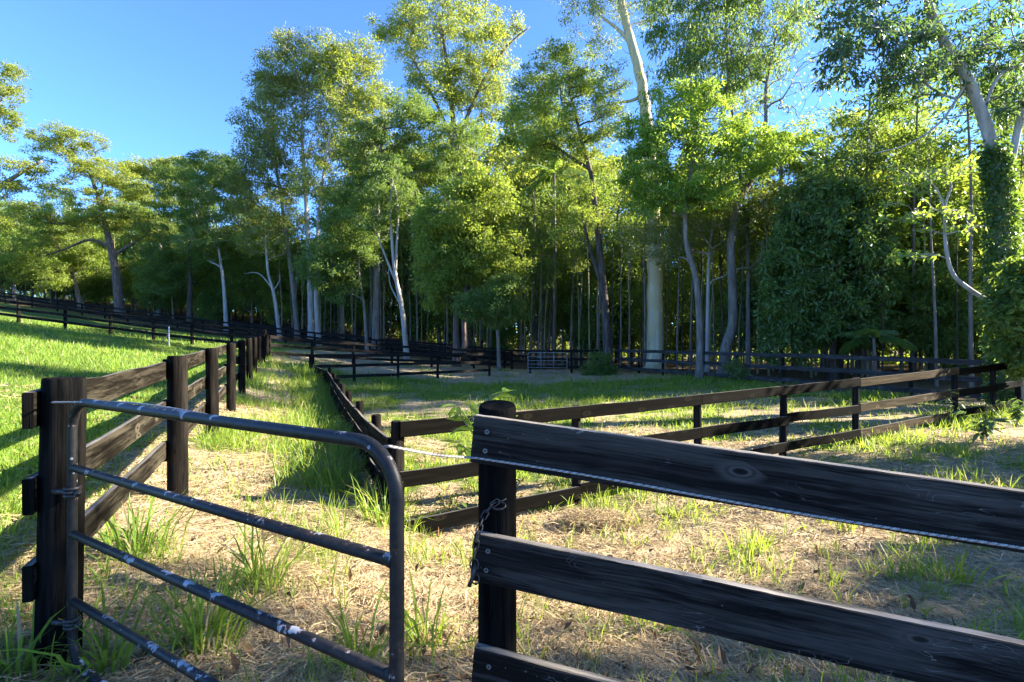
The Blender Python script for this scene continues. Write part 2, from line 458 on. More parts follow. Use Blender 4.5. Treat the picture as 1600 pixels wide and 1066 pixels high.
GL_POSTS = row((-120, 449, 26.8), (-42, 461, 26.5), (29, 470, 26.2), (102, 479, 25.9), (173, 488.5, 25.6), (240, 496.5, 25.3), (300, 503, 25.0), (362, 509.6, 24.6), (414, 515, 24.4))
GR_POSTS = row((421, 524, 23.6), (488, 530.5, 25.2), (552, 535, 26.6), (612, 539, 27.9), (674, 542.5, 29), (740, 546, 30.1), (800, 549, 31))
H_POSTS = row((-70, 444, 53), (-30, 451, 52), (8, 457, 51), (50, 463, 50), (90, 468.5, 49), (128, 474, 48), (164, 479, 47), (200, 483, 46), (238, 488, 45), (277, 493, 44), (317, 498.5, 43), (359, 503.5, 42), (402, 508.5, 41), (446, 513.5, 40), (492, 519, 39), (540, 524.5, 38), (588, 530, 37), (637, 535.5, 36), (687, 540.5, 35), (737, 545.3, 34), (788, 549.5, 33))

# ------------------------------------------------------------------ ground height
HA, HB, HC, HG = 1.19, 0.62, 1.16, 1.12
_L, _R = [], []
for p in A_POSTS: _L.append((p[0], p[1], p[2] - HA))
for p in GL_POSTS: q = (p[0], p[1], p[2] - HG); _L.append(q); _R.append(q)
for p in H_POSTS[::2]: q = (p[0], p[1], p[2] - 1.13); _L.append(q); _R.append(q)
for p in GR_POSTS[1:]: q = (p[0], p[1], p[2] - HG); _L.append(q); _R.append(q)
for p in B_POSTS[1:]: _L.append((p[0] - 0.3, p[1], p[2] - 0.66)); _R.append((p[0] + 0.5, p[1], p[2] - 0.90))
for p in C_POSTS: _R.append((p[0], p[1], p[2] - HC))
for p in D_POSTS[1:]: _R.append((p[0], p[1], p[2] - 1.2))
for p in E_POSTS: _R.append((p[0], p[1], p[2] - 1.25))
for p in F_POSTS: _R.append((p[0], p[1], p[2] - 1.22))
_L += [(-1.2, 4.5, 0.08), (-2.6, 7.5, 0.18), (-0.1, 1.7, 0.2), (-1.0, 2.6, 0.2), (-0.6, 3.4, 0.1), (-4.5, 3.0, 0.62), (-8, 8, 0.85), (-12, 10, 1.2), (-16, 16, 1.6), (-20, 20, 2.0), (-10, 4, 1.2), (0, -6, 0.4), (-10, -6, 1.6), (-8, 18, 0.75), (-10, 20, 0.85), (-14, 23.5, 0.95)]
_R += [(0.2, 1.7, 0.16), (1.4, 1.3, 0.06), (3.5, 1.0, -0.12), (1.0, 3.2, -0.02), (2.5, 4.0, -0.1), (5, 5, -0.15), (9, 7, -0.12), (14, 12, 0.0), (0, 9, -0.32), (1.5, 14, -0.34), (-2, 15, -0.3), (4, 19, -0.34), (0, 22, -0.4), (8, 0, -0.3), (0, -6, 0.3), (12, -6, -0.4), (20, 8, 0.0), (20, 25, 0.2), (12, 32, -0.2), (-1, 40, 0.1), (6, 46, 0.0)]
for q in [(-60, 70, 7.2), (-30, 62, 4.2), (0, 60, 1.0), (30, 60, 0.5), (60, 30, 0.3), (60, -30, -0.5), (-40, 20, 4.5), (-60, -10, 6), (-40, 40, 4.6), (0, -60, 0.3), (-90, 90, 9), (0, 120, 3), (80, 100, 2), (-60, 140, 9)]: _L.append(q); _R.append(q)


class TPS:
    def __init__(self, pts, lam=0.02):
        p = np.array(pts, float)
        self.c = p[:, :2] / 20
        n = len(p)
        K = self.k(np.linalg.norm(self.c[:, None] - self.c[None], axis=-1)) + lam * np.eye(n)
        Q = np.hstack([np.ones((n, 1)), self.c])
        A = np.block([[K, Q], [Q.T, np.zeros((3, 3))]])
        self.w = np.linalg.solve(A, np.concatenate([p[:, 2], np.zeros(3)]))

    @staticmethod
    def k(r):
        return np.where(r > 1e-9, r * r * np.log(np.maximum(r, 1e-9)), 0)

    def __call__(self, x, y):
        q = np.stack([x, y], -1) / 20
        out = np.empty(len(q))
        for i in range(0, len(q), 20000):
            s = q[i:i + 20000]
            K = self.k(np.linalg.norm(s[:, None] - self.c[None], axis=-1))
            out[i:i + 20000] = K @ self.w[:-3] + self.w[-3] + s @ self.w[-2:]
        return out


TL, TR = TPS(_L, 0.003), TPS(_R, 0.003)
_by = np.array([-5, 2.0] + [p[1] for p in B_POSTS] + [23, 40])
_bx = np.array([0.3, -0.1] + [p[0] for p in B_POSTS] + [-8.6, -8.6])
_ay = np.array([-6] + [p[1] for p in A_POSTS] + [40])
_ax = np.array([1.0] + [p[0] for p in A_POSTS] + [-11.5])


def xb(y): return np.interp(y, _by, _bx)


def xa(y): return np.interp(y, _ay, _ax)


def ground(x, y):
    x, y = np.atleast_1d(np.asarray(x, float)), np.atleast_1d(np.asarray(y, float))
    r = np.hypot(x, y)
    k = np.where(r > 130, 130 / np.maximum(r, 1), 1.0)
    xx, yy = x * k, y * k
    w = 0.13 + 1.2 * sstep(5.2, 3.2, yy) + 4 * sstep(17, 24, yy) * 0.8
    t = sstep(-1, 1, (xx - xb(yy)) / w)
    z = TL(xx, yy) * (1 - t) + TR(xx, yy) * t
    b = (vnoise(xx, yy, 0.9, 3, 3) - 0.5) * 0.07 + (vnoise(xx, yy, 0.22, 5, 2) - 0.5) * 0.03
    return z + b * sstep(60, 20, r)


def gz(x, y): return float(ground(x, y)[0])


def green_cover(x, y):
    """share of living grass, 0..1, and blade height in metres"""
    n1 = vnoise(x, y, 1.3, 21, 3)
    n2 = vnoise(x, y, 0.45, 33, 2)
    sa, sb = x - xa(y), x - xb(y)
    g = np.zeros_like(x)
    h = np.full_like(x, 0.1)
    pat = sstep(0.42, 0.66, 0.6 * n1 + 0.4 * n2)
    # lawn on the rise left of the lane, and everything beyond the cross fences
    lawn = (sa < -0.1) | (y > 23.5)
    edge = sstep(0.2, 1.6, -sa)
    g = np.where(lawn, np.clip(0.25 + 0.75 * edge + 0.3 * (pat - 0.5), 0, 1), g)
    h = np.where(lawn, 0.055 + 0.05 * n1, h)
    lane = (sa >= -0.1) & (sb < 0) & (y <= 23.5)
    nearb = sstep(1.1, 0.5, -sb) * sstep(0.1, 0.4, -sb)
    neara = sstep(0.5, 0.0, sa)
    far = sstep(9, 15, y)
    gl = np.clip(0.05 + 0.42 * pat * sstep(0.48, 0.7, n1) + nearb * sstep(4.3, 5.5, y) * 0.9 + 0.4 * neara * pat + 0.22 * far, 0, 1)
    front = sstep(5.0, 3.8, y)
    gl = gl * (1 - front) + front * (0.03 + 0.2 * pat)
    g = np.where(lane, gl, g)
    h = np.where(lane, 0.12 + 0.06 * nearb + 0.08 * n1, h)
    pad = (sb >= 0) & (y <= 30) & ~lawn
    gp = np.clip(0.2 + 0.7 * pat + 0.35 * sstep(13, 22, y), 0, 1)
    g = np.where(pad, gp, g)
    h = np.where(pad, 0.07 + 0.08 * n1, h)
    fr = pad & (y < np.interp(x, [p[0] for p in C_POSTS], [p[1] for p in C_POSTS]) - 0.1)
    g = np.where(fr, 0.09 + 0.36 * pat + 0.55 * sstep(4.5, 8, x) * pat, g)
    h = np.where(fr, 0.11 + 0.12 * n2, h)
    # under the trees: litter
    fx = np.interp(y, [p[1] for p in F_POSTS], [p[0] for p in F_POSTS])
    forest = ((x > fx + 0.6) & (y > 13)) | (y > np.interp(x, [p[0] for p in H_POSTS] + [6], [p[1] for p in H_POSTS] + [28]) + 1.0)
    g = np.where(forest, 0.18, g)
    return g, h, forest


# ground sheet
N = 320
u = np.linspace(-1, 1, N)
gx = 3.2 * np.sinh(5.75 * u)
gy = 3.2 * np.sinh(5.75 * u) + 5.5
GX, GY = np.meshgrid(gx, gy)
gxf, gyf = GX.ravel(), GY.ravel()
gzf = ground(gxf, gyf)
gg, gh, gf = green_cover(gxf, gyf)
idx = np.arange(N * N).reshape(N, N)
Q = np.stack([idx[:-1, :-1], idx[:-1, 1:], idx[1:, 1:], idx[1:, :-1]], -1).reshape(-1, 4)


def ground_mat():
    m, nt, out = new_mat('meadow_soil_and_thatch')
    tc = nd(nt, 'TexCoord')
    co = tc.outputs['Object']
    at = nd(nt, 'Attribute', attribute_name='green')
    fo = nd(nt, 'Attribute', attribute_name='litter')
    n1 = nd(nt, 'TexNoise', {'Vector': co, 'Scale': 38.0, 'Detail': 6.0, 'Roughness': 0.7, 'Distortion': 1.2})
    n2 = nd(nt, 'TexNoise', {'Vector': co, 'Scale': 2.3, 'Detail': 5.0})
    n3 = nd(nt, 'TexNoise', {'Vector': co, 'Scale': 11.0, 'Detail': 5.0, 'Roughness': 0.65})
    straw = ramp(nt, n1.outputs[0], [(0.3, (0.1, 0.072, 0.044)), (0.46, (0.28, 0.215, 0.13)), (0.64, (0.48, 0.385, 0.245))])
    straw = mixc(nt, ramp(nt, n2.outputs[0], [(0.48, 0.0), (0.72, 0.5)]), straw, (0.12, 0.085, 0.055))
    grn = ramp(nt, n1.outputs[0], [(0.3, (0.035, 0.06, 0.01)), (0.55, (0.085, 0.13, 0.02)), (0.75, (0.15, 0.19, 0.04))])
    lit = ramp(nt, n1.outputs[0], [(0.3, (0.05, 0.036, 0.02)), (0.6, (0.14, 0.1, 0.055)), (0.75, (0.24, 0.18, 0.1))])
    gm = math_n(nt, 'ADD', at.outputs['Fac'], math_n(nt, 'MULTIPLY', math_n(nt, 'SUBTRACT', n3.outputs[0], 0.5), 1.1), clamp=True)
    c = mixc(nt, ramp(nt, gm, [(0.3, 0.0), (0.75, 1.0)]), straw, grn)
    c = mixc(nt, fo.outputs['Fac'], c, lit)
    bmp = nd(nt, 'Bump', {'Height': n1.outputs[0], 'Strength': 0.8, 'Distance': 0.03})
    bs = nd(nt, 'BsdfPrincipled', {'Base Color': c, 'Roughness': 0.95, 'Normal': bmp.outputs[0]})
    bs.inputs['Specular IOR Level'].default_value = 0.1
    nt.links.new(bs.outputs[0], out.inputs[0])
    return m


M['ground'] = ground_mat()
me = make_mesh('ground', np.stack([gxf, gyf, gzf], -1), [Q], M['ground'], smooth=True, pattr={'green': gg, 'litter': gf.astype(float)})
props(link('ground', me), kind='structure')

# ------------------------------------------------------------------ fences


def board_mesh(L, w, t, mats, nseg=1, bev=0.006, wob=0.0, seed=0, knock=0.0):
    """timber along +X from 0 to L; width w in Z (0 is the top), thickness t in Y; slot 1 on the upper edge"""
    r = np.random.default_rng(seed)
    prof = np.array([[-t / 2, -w + bev], [-t / 2 + bev, -w], [t / 2 - bev, -w], [t / 2, -w + bev], [t / 2, -bev], [t / 2 - bev, 0], [-t / 2 + bev, 0], [-t / 2, -bev]])
    xs = np.linspace(0, L, nseg + 1)
    V = np.zeros((nseg + 1, 8, 3))
    V[:, :, 0] = xs[:, None]
    V[:, :, 1:] = prof[None]
    if wob:
        a = np.cumsum(r.normal(0, 1, nseg + 1)); a -= np.linspace(a[0], a[-1], nseg + 1); a *= wob / (np.abs(a).max() + 1e-6)
        b = np.cumsum(r.normal(0, 1, nseg + 1)); b -= np.linspace(b[0], b[-1], nseg + 1); b *= wob / (np.abs(b).max() + 1e-6)
        V[:, :, 2] += a[:, None]
        V[:, :, 1] += b[:, None] * 0.6
        V[:, 4:, 2] -= np.abs(r.normal(0, wob * 0.25, (nseg + 1, 1))) + 0 * V[:, 4:, 2]
        V[:, [5, 6], 2] -= np.abs(r.normal(0, wob * 0.2, (nseg + 1, 2)))
    i = np.arange(nseg)[:, None]
    j = np.arange(8)[None]
    F = np.stack(np.broadcast_arrays(i * 8 + j, (i + 1) * 8 + j, (i + 1) * 8 + (j + 1) % 8, i * 8 + (j + 1) % 8), -1)
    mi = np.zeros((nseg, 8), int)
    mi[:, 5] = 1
    caps = np.array([np.arange(8), np.arange(8)[::-1] + nseg * 8])
    return make_mesh('rail', V.reshape(-1, 3), [F.reshape(-1, 4), caps], mats, np.concatenate([mi.ravel(), [len(mats) - 1 if len(mats) > 2 else 0] * 2]))


def post_mesh(r, H, mat, n=12, seed=0, rough=0.0, slant=0.0):
    """round post, top at z = 0, bottom at -H"""
    g = np.random.default_rng(seed)
    zs = [-H, -H * 0.7, -H * 0.4, -0.1, -0.008, 0.0]
    rs = [r * 1.03, r * 1.02, r, r * 0.985, r * 0.97, r * 0.9]
    a = np.arange(n) / n * 2 * np.pi
    lob = 1 + rough * np.interp(a, np.linspace(0, 2 * np.pi, 9), np.append(x := g.normal(0, 1, 8), x[0]))
    V = np.array([[rr * lob * np.cos(a), rr * lob * np.sin(a), np.full(n, z)] for z, rr in zip(zs, rs)]).transpose(0, 2, 1)
    V[-2:, :, 2] += V[-2:, :, 1] * slant
    V = np.vstack([V.reshape(-1, 3), [[0, 0, -0.002]]])
    i = np.arange(len(zs) - 1)[:, None]
    j = np.arange(n)[None]
    Q = np.stack(np.broadcast_arrays(i * n + j, i * n + (j + 1) % n, (i + 1) * n + (j + 1) % n, (i + 1) * n + j), -1).reshape(-1, 4)
    k = (len(zs) - 1) * n
    T = np.stack([k + np.arange(n), k + (np.arange(n) + 1) % n, np.full(n, len(V) - 1)], -1)
    me = make_mesh('post', V, [Q, T], mat, smooth=True)
    me.polygons.foreach_set('use_smooth', np.concatenate([np.ones(len(Q), bool), np.zeros(len(T), bool)]))
    return me


def rail_matrix(a, b, base):
    """local X from a to b, Z up in the plane of the fence; origin a minus base"""
    d = unit(b - a)
    side = unit(np.cross(np.array([0, 0, 1.0]), d))
    up = np.cross(d, side)
    m = Matrix(((d[0], side[0], up[0], a[0] - base[0]), (d[1], side[1], up[1], a[1] - base[1]), (d[2], side[2], up[2], a[2] - base[2]), (0, 0, 0, 1)))
    return m


def fence(name, label, posts, drops, w, t, pr, side, rail_m, post_m, H=None, n=10, nseg=2, extra=0.0, over=0.0, group=None, skip=(), post_drop=0.0, sag=0.012, rail_over=None, seed=0):
    """posts: tops. drops: rail tops below the post top. side +1/-1: rails on the left/right of the run"""
    g = np.random.default_rng(seed + 100)
    base = np.array([posts[0][0], posts[0][1], gz(posts[0][0], posts[0][1])])
    root = empty(name, base)
    props(root, label, 'fence', group)
    pm = {}
    for i, p in enumerate(posts):
        h = H if H else p[2] - gz(p[0], p[1])
        hh = round(h + 0.25, 1)
        if hh not in pm: pm[hh] = post_mesh(pr, hh, post_m, n, seed + i, 0.02)
        o = link('post', pm[hh], root, Matrix.Translation(Vector(p - base + np.array([0, 0, post_drop]))) @ Matrix.Rotation(g.uniform(0, 6.28), 4, 'Z'))
        o.rotation_euler.x += g.normal(0, 0.008)
        o.rotation_euler.y += g.normal(0, 0.008)
    out = {}
    for i in range(len(posts) - 1):
        a, b = posts[i], posts[i + 1]
        d = unit((b - a) * [1, 1, 0])
        nrm = np.cross([0, 0, 1.0], d) * side
        for k, dr in enumerate(drops):
            if (i, k) in skip: continue
            off = nrm * (pr + t / 2 - 0.004)
            pa = a + off - [0, 0, dr] + [0, 0, g.normal(0, sag)] - (d * over if i == 0 else 0)
            pb = b + off - [0, 0, dr] + [0, 0, g.normal(0, sag)]
            if k == 0: pa[2], pb[2] = min(pa[2], a[2] - dr + 0.005), min(pb[2], b[2] - dr + 0.005)
            L = np.linalg.norm(pb - pa) - 0.006
            mt = rail_m
            if rail_over and (i, k) in rail_over: mt = rail_over[(i, k)]
            me = board_mesh(L, w, t, mt, nseg, 0.004, 0.006 if nseg > 2 else 0.0, seed + i * 7 + k)
            out[(i, k)] = link('rail', me, root, rail_matrix(pa, pb, base))
    return root, out, base


RB = [M['rail_brown'], M['edge_brown'], M['post_black']]
RF = [M['rail_far'], M['edge_far']]
RD = [M['rail_dist'], M['edge_far']]
RG = [M['rail_grey'], M['edge_far']]
RR = [M['rail_raw'], M['edge_brown']]
fenceA, railsA, baseA = fence('lane_fence', 'weathered brown black rail fence beside the sunny grass lane, starting at the gate hinge post', A_POSTS, (0.03, 0.375, 0.72), 0.145, 0.036, 0.074, 1, RB, M['post_brown'], n=16, nseg=8, over=0.085, seed=1)
for c in list(fenceA.children):           # the hinge post is blacker than the rest
    if c.name.startswith('post'):
        c.data = post_mesh(0.075, 1.5, M['post_black'], 24, 5, 0.015)
        break
fence('paddock_fence', 'long dark rail fence cutting across the small paddock in front of the straw ground', C_POSTS, (0.0, 0.45, 0.9), 0.145, 0.036, 0.056, -1, RF, M['post_far'], n=12, nseg=6, seed=2,
      rail_over={(4, 0): RR, (4, 1): RR, (4, 2): RR})
fence('paddock_fence', 'short dark rail fence across the far left end of the small paddock', D_POSTS, (0.0, 0.42, 0.84), 0.13, 0.036, 0.06, -1, RD, M['post_far'], seed=3)
fence('paddock_fence', 'short dark fence section beside the silver tube gate under the trees', E_POSTS, (0.0, 0.45, 0.88), 0.14, 0.036, 0.06, -1, RD, M['post_far'], seed=4)
fence('paddock_fence', 'charcoal grey rail fence running along the edge of the dark thicket', F_POSTS, (0.0, 0.46, 0.92), 0.15, 0.036, 0.058, 1, RG, M['post_far'], n=12, nseg=4, seed=5)
fence('paddock_fence', 'dark rail fence crossing the sunlit lawn on the rise', GL_POSTS, (0.03, 0.37, 0.71), 0.14, 0.036, 0.075, -1, RB, M['post_brown'], seed=6)
fence('paddock_fence', 'dark rail fence running right from the far end of the lane fence', GR_POSTS, (0.0, 0.37, 0.74), 0.14, 0.036, 0.07, -1, RD, M['post_far'], seed=7)
fence('paddock_fence', 'thin looking dark fence farthest up the rise along the tree line', H_POSTS, (0.0, 0.37, 0.74), 0.14, 0.036, 0.07, -1, RD, M['post_far'], n=8, nseg=1, seed=8)
I_POSTS = [p + np.array([2.2, 3.4, 0]) for p in H_POSTS[9:]]
for p in I_POSTS: p[2] = gz(p[0], p[1]) + 1.1
fence('paddock_fence', 'dark fence immediately in front of the grey tree trunks, behind another fence', I_POSTS, (0.0, 0.37, 0.74), 0.14, 0.036, 0.07, -1, RD, M['post_far'], n=8, nseg=1, seed=9)

# kick boards on the ground under the thicket fence
kb = empty('kick_board', (F_POSTS[1][0] - 0.1, F_POSTS[1][1] - 0.1, gz(F_POSTS[1][0], F_POSTS[1][1])))
props(kb, 'grey timber sleeper lying on the ground along the thicket fence', 'timber')
for (px0, py0, Y0), (px1, py1, Y1) in (((1236, 612, 18.0), (1322, 621, 16.6)), ((1422, 630, 15.0), (1490, 640, 13.9))):
    a, b = P(px0, py0, Y0), P(px1, py1, Y1)
    for q in (a, b): q[2] = gz(q[0], q[1]) + 0.16
    bb = np.array(kb.location)
    link('sleeper', board_mesh(np.linalg.norm(b - a), 0.18, 0.08, RG, 4, 0.006, 0.006, 3), kb, rail_matrix(a, b, bb))

# low plank wall holding up the lane (its posts stand on the paddock side)
wall = empty('plank_wall', (B_POSTS[0][0], B_POSTS[0][1], gz(B_POSTS[0][0], B_POSTS[0][1])))
props(wall, 'low curving plank retaining wall with short posts between lane and paddock', 'retaining wall')
wb = np.array(wall.location)
for i, p in enumerate(B_POSTS):
    q = p.copy()
    if i == len(B_POSTS) - 1: q[2] = p[2] + 0.25
    link('post', post_mesh(0.06, 1.25, M['post_brown'], 14, 40 + i, 0.02), wall, Matrix.Translation(Vector(q - wb)))
for i in range(len(B_POSTS) - 1):
    a, b = B_POSTS[i].copy(), B_POSTS[i + 1].copy()
    d = unit((b - a) * [1, 1, 0])
    off = np.cross([0, 0, 1.0], d) * 0.078
    for k in range(4):
        za = -0.09 - k * 0.203 + rng.normal(0, 0.006)
        me = board_mesh(np.linalg.norm(b - a) - 0.004, 0.197, 0.036, RB, 5, 0.004, 0.007, 300 + i * 5 + k)
        link('plank', me, wall, rail_matrix(a + off + [0, 0, za], b + off + [0, 0, za], wb))

# ------------------------------------------------------------------ the near fence on the right
NB0, NB1 = np.array([-0.118, 1.63]), np.array([1.263, 1.263])
nd_ = unit(NB1 - NB0)
nn = np.array([nd_[1], -nd_[0]])                # towards the camera
slope = -0.0955
post_r = 0.0635
pc = NB0 + nd_ * 0.046 - nn * (0.036 + post_r - 0.004)
z_top = 1.364
nroot = empty('front_fence', (pc[0], pc[1], gz(pc[0], pc[1])))
props(nroot, 'black stained rail fence in front with chained post and grey rope along its top board', 'fence')
nb = np.array(nroot.location)
for s in (0.0, 2.3):
    c = pc + nd_ * s
    z = z_top + 0.02 + slope * s + 0.003
    link('post', post_mesh(post_r, 1.6, M['post_black'], 32, 77, 0.012, 0.17), nroot, Matrix.Translation(Vector((c[0] - nb[0], c[1] - nb[1], z - nb[2]))))
fr0 = NB0 - nn * 0.018 - nd_ * 0.002
for k, zt in enumerate((z_top, z_top - 0.377, z_top - 0.742)):
    a = np.array([*fr0, zt])
    b = np.array([*(fr0 + nd_ * 2.45), zt + slope * 2.45])
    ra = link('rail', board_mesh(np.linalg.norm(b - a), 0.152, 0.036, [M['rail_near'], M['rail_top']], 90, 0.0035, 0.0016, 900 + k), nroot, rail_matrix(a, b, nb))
    # two coach screws with washers through the end of each board
    for dz in (0.047, 0.108):
        if k == 2 and dz > 0.1: continue
        V, F = tube([(0, 0, 0), (0, -0.0016, 0)], [0.0075, 0.0075], 14)
        V2, F2 = tube([(0, -0.0016, 0), (0, -0.0045, 0)], [0.0045, 0.0038], 8)
        gg_ = Geo(); gg_.add(V, F); gg_.add(V2, F2, 1)
        link('screw', gg_.mesh('screw', [M['zinc'], M['steel']], False), ra, Matrix.Translation((0.047 + 0.003 * k, -0.018, -dz)))


def on_board(s, dz, out=0.0):
    """point on the camera side of the top board, s metres along, dz under its upper edge"""
    p = NB0 + nd_ * s + nn * out
    return np.array([p[0], p[1], z_top + slope * s - dz])

# ------------------------------------------------------------------ tube gate
GH = np.array([-1.748, 2.035])
GE = np.array([-0.262, 1.165])
gdir = unit(GE - GH)
GLEN = np.linalg.norm(GE - GH)
G_TOP = 1.362
SP = 0.264
groot = empty('tube_gate', (GH[0], GH[1], gz(*GH)))
props(groot, 'open black tube gate with chipped paint hinged on the dark post', 'gate')
gb = np.array(groot.location)


def gp(s, z, off=0.0):
    n_ = np.array([-gdir[1], gdir[0]])            # away from the camera
    p = GH + gdir * s + n_ * off
    return np.array([p[0], p[1], z])


rc = 0.125
zb = G_TOP - 4 * SP + 0.015
loop = []
for (cs, cz, a0) in ((GLEN - rc, G_TOP - rc, 90), (GLEN - rc, zb + rc, 0), (rc, zb + rc, -90), (rc, G_TOP - rc, -180)):
    for a in np.linspace(a0, a0 - 90, 12):
        loop.append(gp(cs + rc * math.cos(R(a)), cz + rc * math.sin(R(a))) - gb)
V, F = tube(np.array(loop), 0.0168, 18, closed=True)
g_ = Geo(); g_.add(V, F)
link('frame', g_.mesh('frame', M['gate']), groot)
for k in range(1, 4):
    z = G_TOP - SP * k
    V, F = tube([gp(0.004, z) - gb, gp(GLEN * 0.5, z - 0.002) - gb, gp(GLEN - 0.004, z) - gb], 0.0152, 18)
    g_ = Geo(); g_.add(V, F)
    V, F = tube([gp(GLEN - 0.028, z) - gb, gp(GLEN - 0.006, z) - gb], [0.0155, 0.0195], 18)     # weld collar
    g_.add(V, F)
    link('bar', g_.mesh('bar', M['gate']), groot)
# hinge: strap clamp round the stile with two bolts
for z in (G_TOP - 0.36, zb + 0.16):
    g_ = Geo()
    a = np.linspace(0, 2 * np.pi, 18, endpoint=False)
    for dz in (-0.014, 0.0, 0.014):
        ring = np.array([gp(0, z + dz) - gb + np.array([math.cos(t) * 0.0225, math.sin(t) * 0.0225, 0]) for t in a])
        V, F = tube(ring, 0.0072, 8, closed=True); g_.add(V, F)
    V, F = tube([gp(0, z) - gb + np.array([-0.02, -0.004, 0]), gp(0, z) - gb + np.array([-0.075, 0.0, 0])], 0.011, 10); g_.add(V, F)
    V, F = tube([gp(0.02, z) - gb, gp(0.062, z) - gb], 0.008, 8); g_.add(V, F)
    V, F = tube([gp(0.05, z) - gb, gp(0.062, z) - gb], 0.0125, 6); g_.add(V, F)
    link('hinge', g_.mesh('hinge', M['steel']), groot)

# ------------------------------------------------------------------ rope and insulator
ra0 = railsA[(0, 0)]
e0 = np.array(ra0.matrix_local.translation) + baseA      # near end of the lane fence's top rail
ins_c = np.array([e0[0] - 0.005, e0[1] - 0.02, P(38, 628, e0[1])[2]])
ins = empty('rope_insulator', ins_c)
props(ins, 'small pale and rusty rope insulator on the end of the lane fence top rail', 'insulator')
V, F = tube(np.array([[-0.06, -.002, 0], [-0.05, 0, 0], [-0.042, 0, 0], [-0.036, 0, 0], [-0.03, 0, 0], [-0.018, 0, 0], [0, 0, 0]]), [0.006, 0.011, 0.0125, 0.008, 0.0125, 0.012, 0.007], 14)
g_ = Geo(); g_.add(V, F); link('spool', g_.mesh('spool', M['ceramic']), ins)
V, F = tube(spline([[-0.03, -0.012, 0.013], [-0.01, -0.016, 0.004], [0.015, -0.012, -0.012], [0.02, 0.008, -0.02], [0.005, 0.02, -0.01]], 5), 0.003, 6)
g_ = Geo(); g_.add(V, F); link('hook', g_.mesh('hook', M['rust']), ins)


def rope_mesh(pts, r, pitch, strands=3):
    pts = np.asarray(pts, float)
    seg = np.linalg.norm(np.diff(pts, axis=0), axis=1)
    s = np.concatenate([[0], np.cumsum(seg)])
    nn_ = int(s[-1] / pitch * 8) + 2
    ss = np.linspace(0, s[-1], nn_)
    c = np.stack([np.interp(ss, s, pts[:, k]) for k in range(3)], -1)
    t = unit(np.gradient(c, axis=0))
    u_ = unit(np.cross(t, [0, 0, 1.0]))
    v_ = np.cross(u_, t)
    g = Geo()
    for k in range(strands):
        a = ss / pitch * 2 * np.pi + k * 2 * np.pi / strands
        V, F = tube(c + (u_ * np.cos(a)[:, None] + v_ * np.sin(a)[:, None]) * r * 0.55, r * 0.62, 5)
        g.add(V, F, 1 if k == 0 else 0)
    return g


pts = [ins_c + [-0.03, -0.012, 0.012], ins_c + [0.03, -0.05, 0.006], np.array([-1.80, 2.02, 1.358])]
pts += [gp(s, G_TOP + dz, of) for s, dz, of in ((0.3, 0.012, 0.010), (0.52, 0.021, 0.004), (0.75, 0.014, 0.021), (1.1, 0.002, 0.022), (1.45, -0.004, 0.021), (1.62, -0.018, 0.024), (1.67, -0.012, 0.03))]
tail = spline([pts[-1], (pts[-1] + on_board(0.0, 0.135, 0.004)) / 2 - [0, 0, 0.006], on_board(0.0, 0.135, 0.004)], 8)
pts = np.vstack([spline(pts, 6), tail[1:]])
pts = np.vstack([pts] + [on_board(s, 0.135 - 0.004 * math.sin(s * 5) + 0.004 * s, 0.0045)[None] for s in np.linspace(0.05, 2.4, 24)])
rp = link('electric_rope', rope_mesh(pts, 0.0034, 0.021).mesh('electric_rope', [M['rope_w'], M['rope_d']]))
props(rp, 'thin twisted grey white rope strung from the insulator over gate and top board', 'rope')

# ------------------------------------------------------------------ chain on the front post
chain = empty('gate_chain', (pc[0], pc[1] - 0.06, 1.0))
props(chain, 'dark steel chain hanging from a staple on the front fence post', 'chain')
cb = np.array(chain.location)
Yf = 1.63
path = spline([P(808, 752, 1.76), P(803, 768, 1.70), P(786, 781, 1.655), P(771, 788, 1.64), P(757, 806, 1.635), P(748, 830, 1.60), P(743, 856, 1.592), P(741, 876, 1.59)], 14)
sl_ = np.concatenate([[0], np.cumsum(np.linalg.norm(np.diff(path, axis=0), axis=1))])


def link_geo(c, t, roll, Lh=0.0155, Wh=0.0085, r=0.0023):
    t = unit(t)
    ref = np.array([0, -1.0, 0.2])
    s = unit(np.cross(t, ref)); q = np.cross(s, t)
    s, q = s * math.cos(roll) + q * math.sin(roll), None
    a = np.linspace(0, 2 * np.pi, 16, endpoint=False)
    st = Lh - Wh
    pts = [c + t * (math.cos(x) * Wh + (st if math.cos(x) > 0 else -st)) + s * math.sin(x) * Wh for x in a]
    V, F = tube(np.array(pts), r, 6, closed=True)
    g = Geo(); g.add(V - cb, F)
    return g


for i, s in enumerate(np.arange(0.006, sl_[-1], 0.0245)):
    c = np.array([np.interp(s, sl_, path[:, k]) for k in range(3)])
    c2 = np.array([np.interp(s + 0.004, sl_, path[:, k]) for k in range(3)])
    link('link', link_geo(c, c2 - c + 1e-6, (i % 2) * 1.45 + rng.normal(0, 0.15)).mesh('link', M['steel']), chain)
for cpt, rr in ((P(741, 882, 1.588), 0.017), (P(743, 905, 1.588), 0.015)):
    a = np.linspace(0, 2 * np.pi, 18, endpoint=False)
    V, F = tube(np.array([cpt - cb + np.array([math.cos(x) * rr * 0.75, 0.3 * math.sin(x) * rr * 0.3, math.sin(x) * rr]) for x in a]), 0.0026, 6, closed=True)
    g_ = Geo(); g_.add(V, F); link('ring', g_.mesh('ring', M['steel']), chain)
V, F = tube(np.array([P(743, 882, 1.584), P(739, 900, 1.582), P(733, 916, 1.582)]) - cb, [0.005, 0.0062, 0.0066], 10)
g_ = Geo(); g_.add(V, F); link('toggle_bar', g_.mesh('toggle_bar', M['steel']), chain)
a = np.linspace(0, 2 * np.pi, 20, endpoint=False)
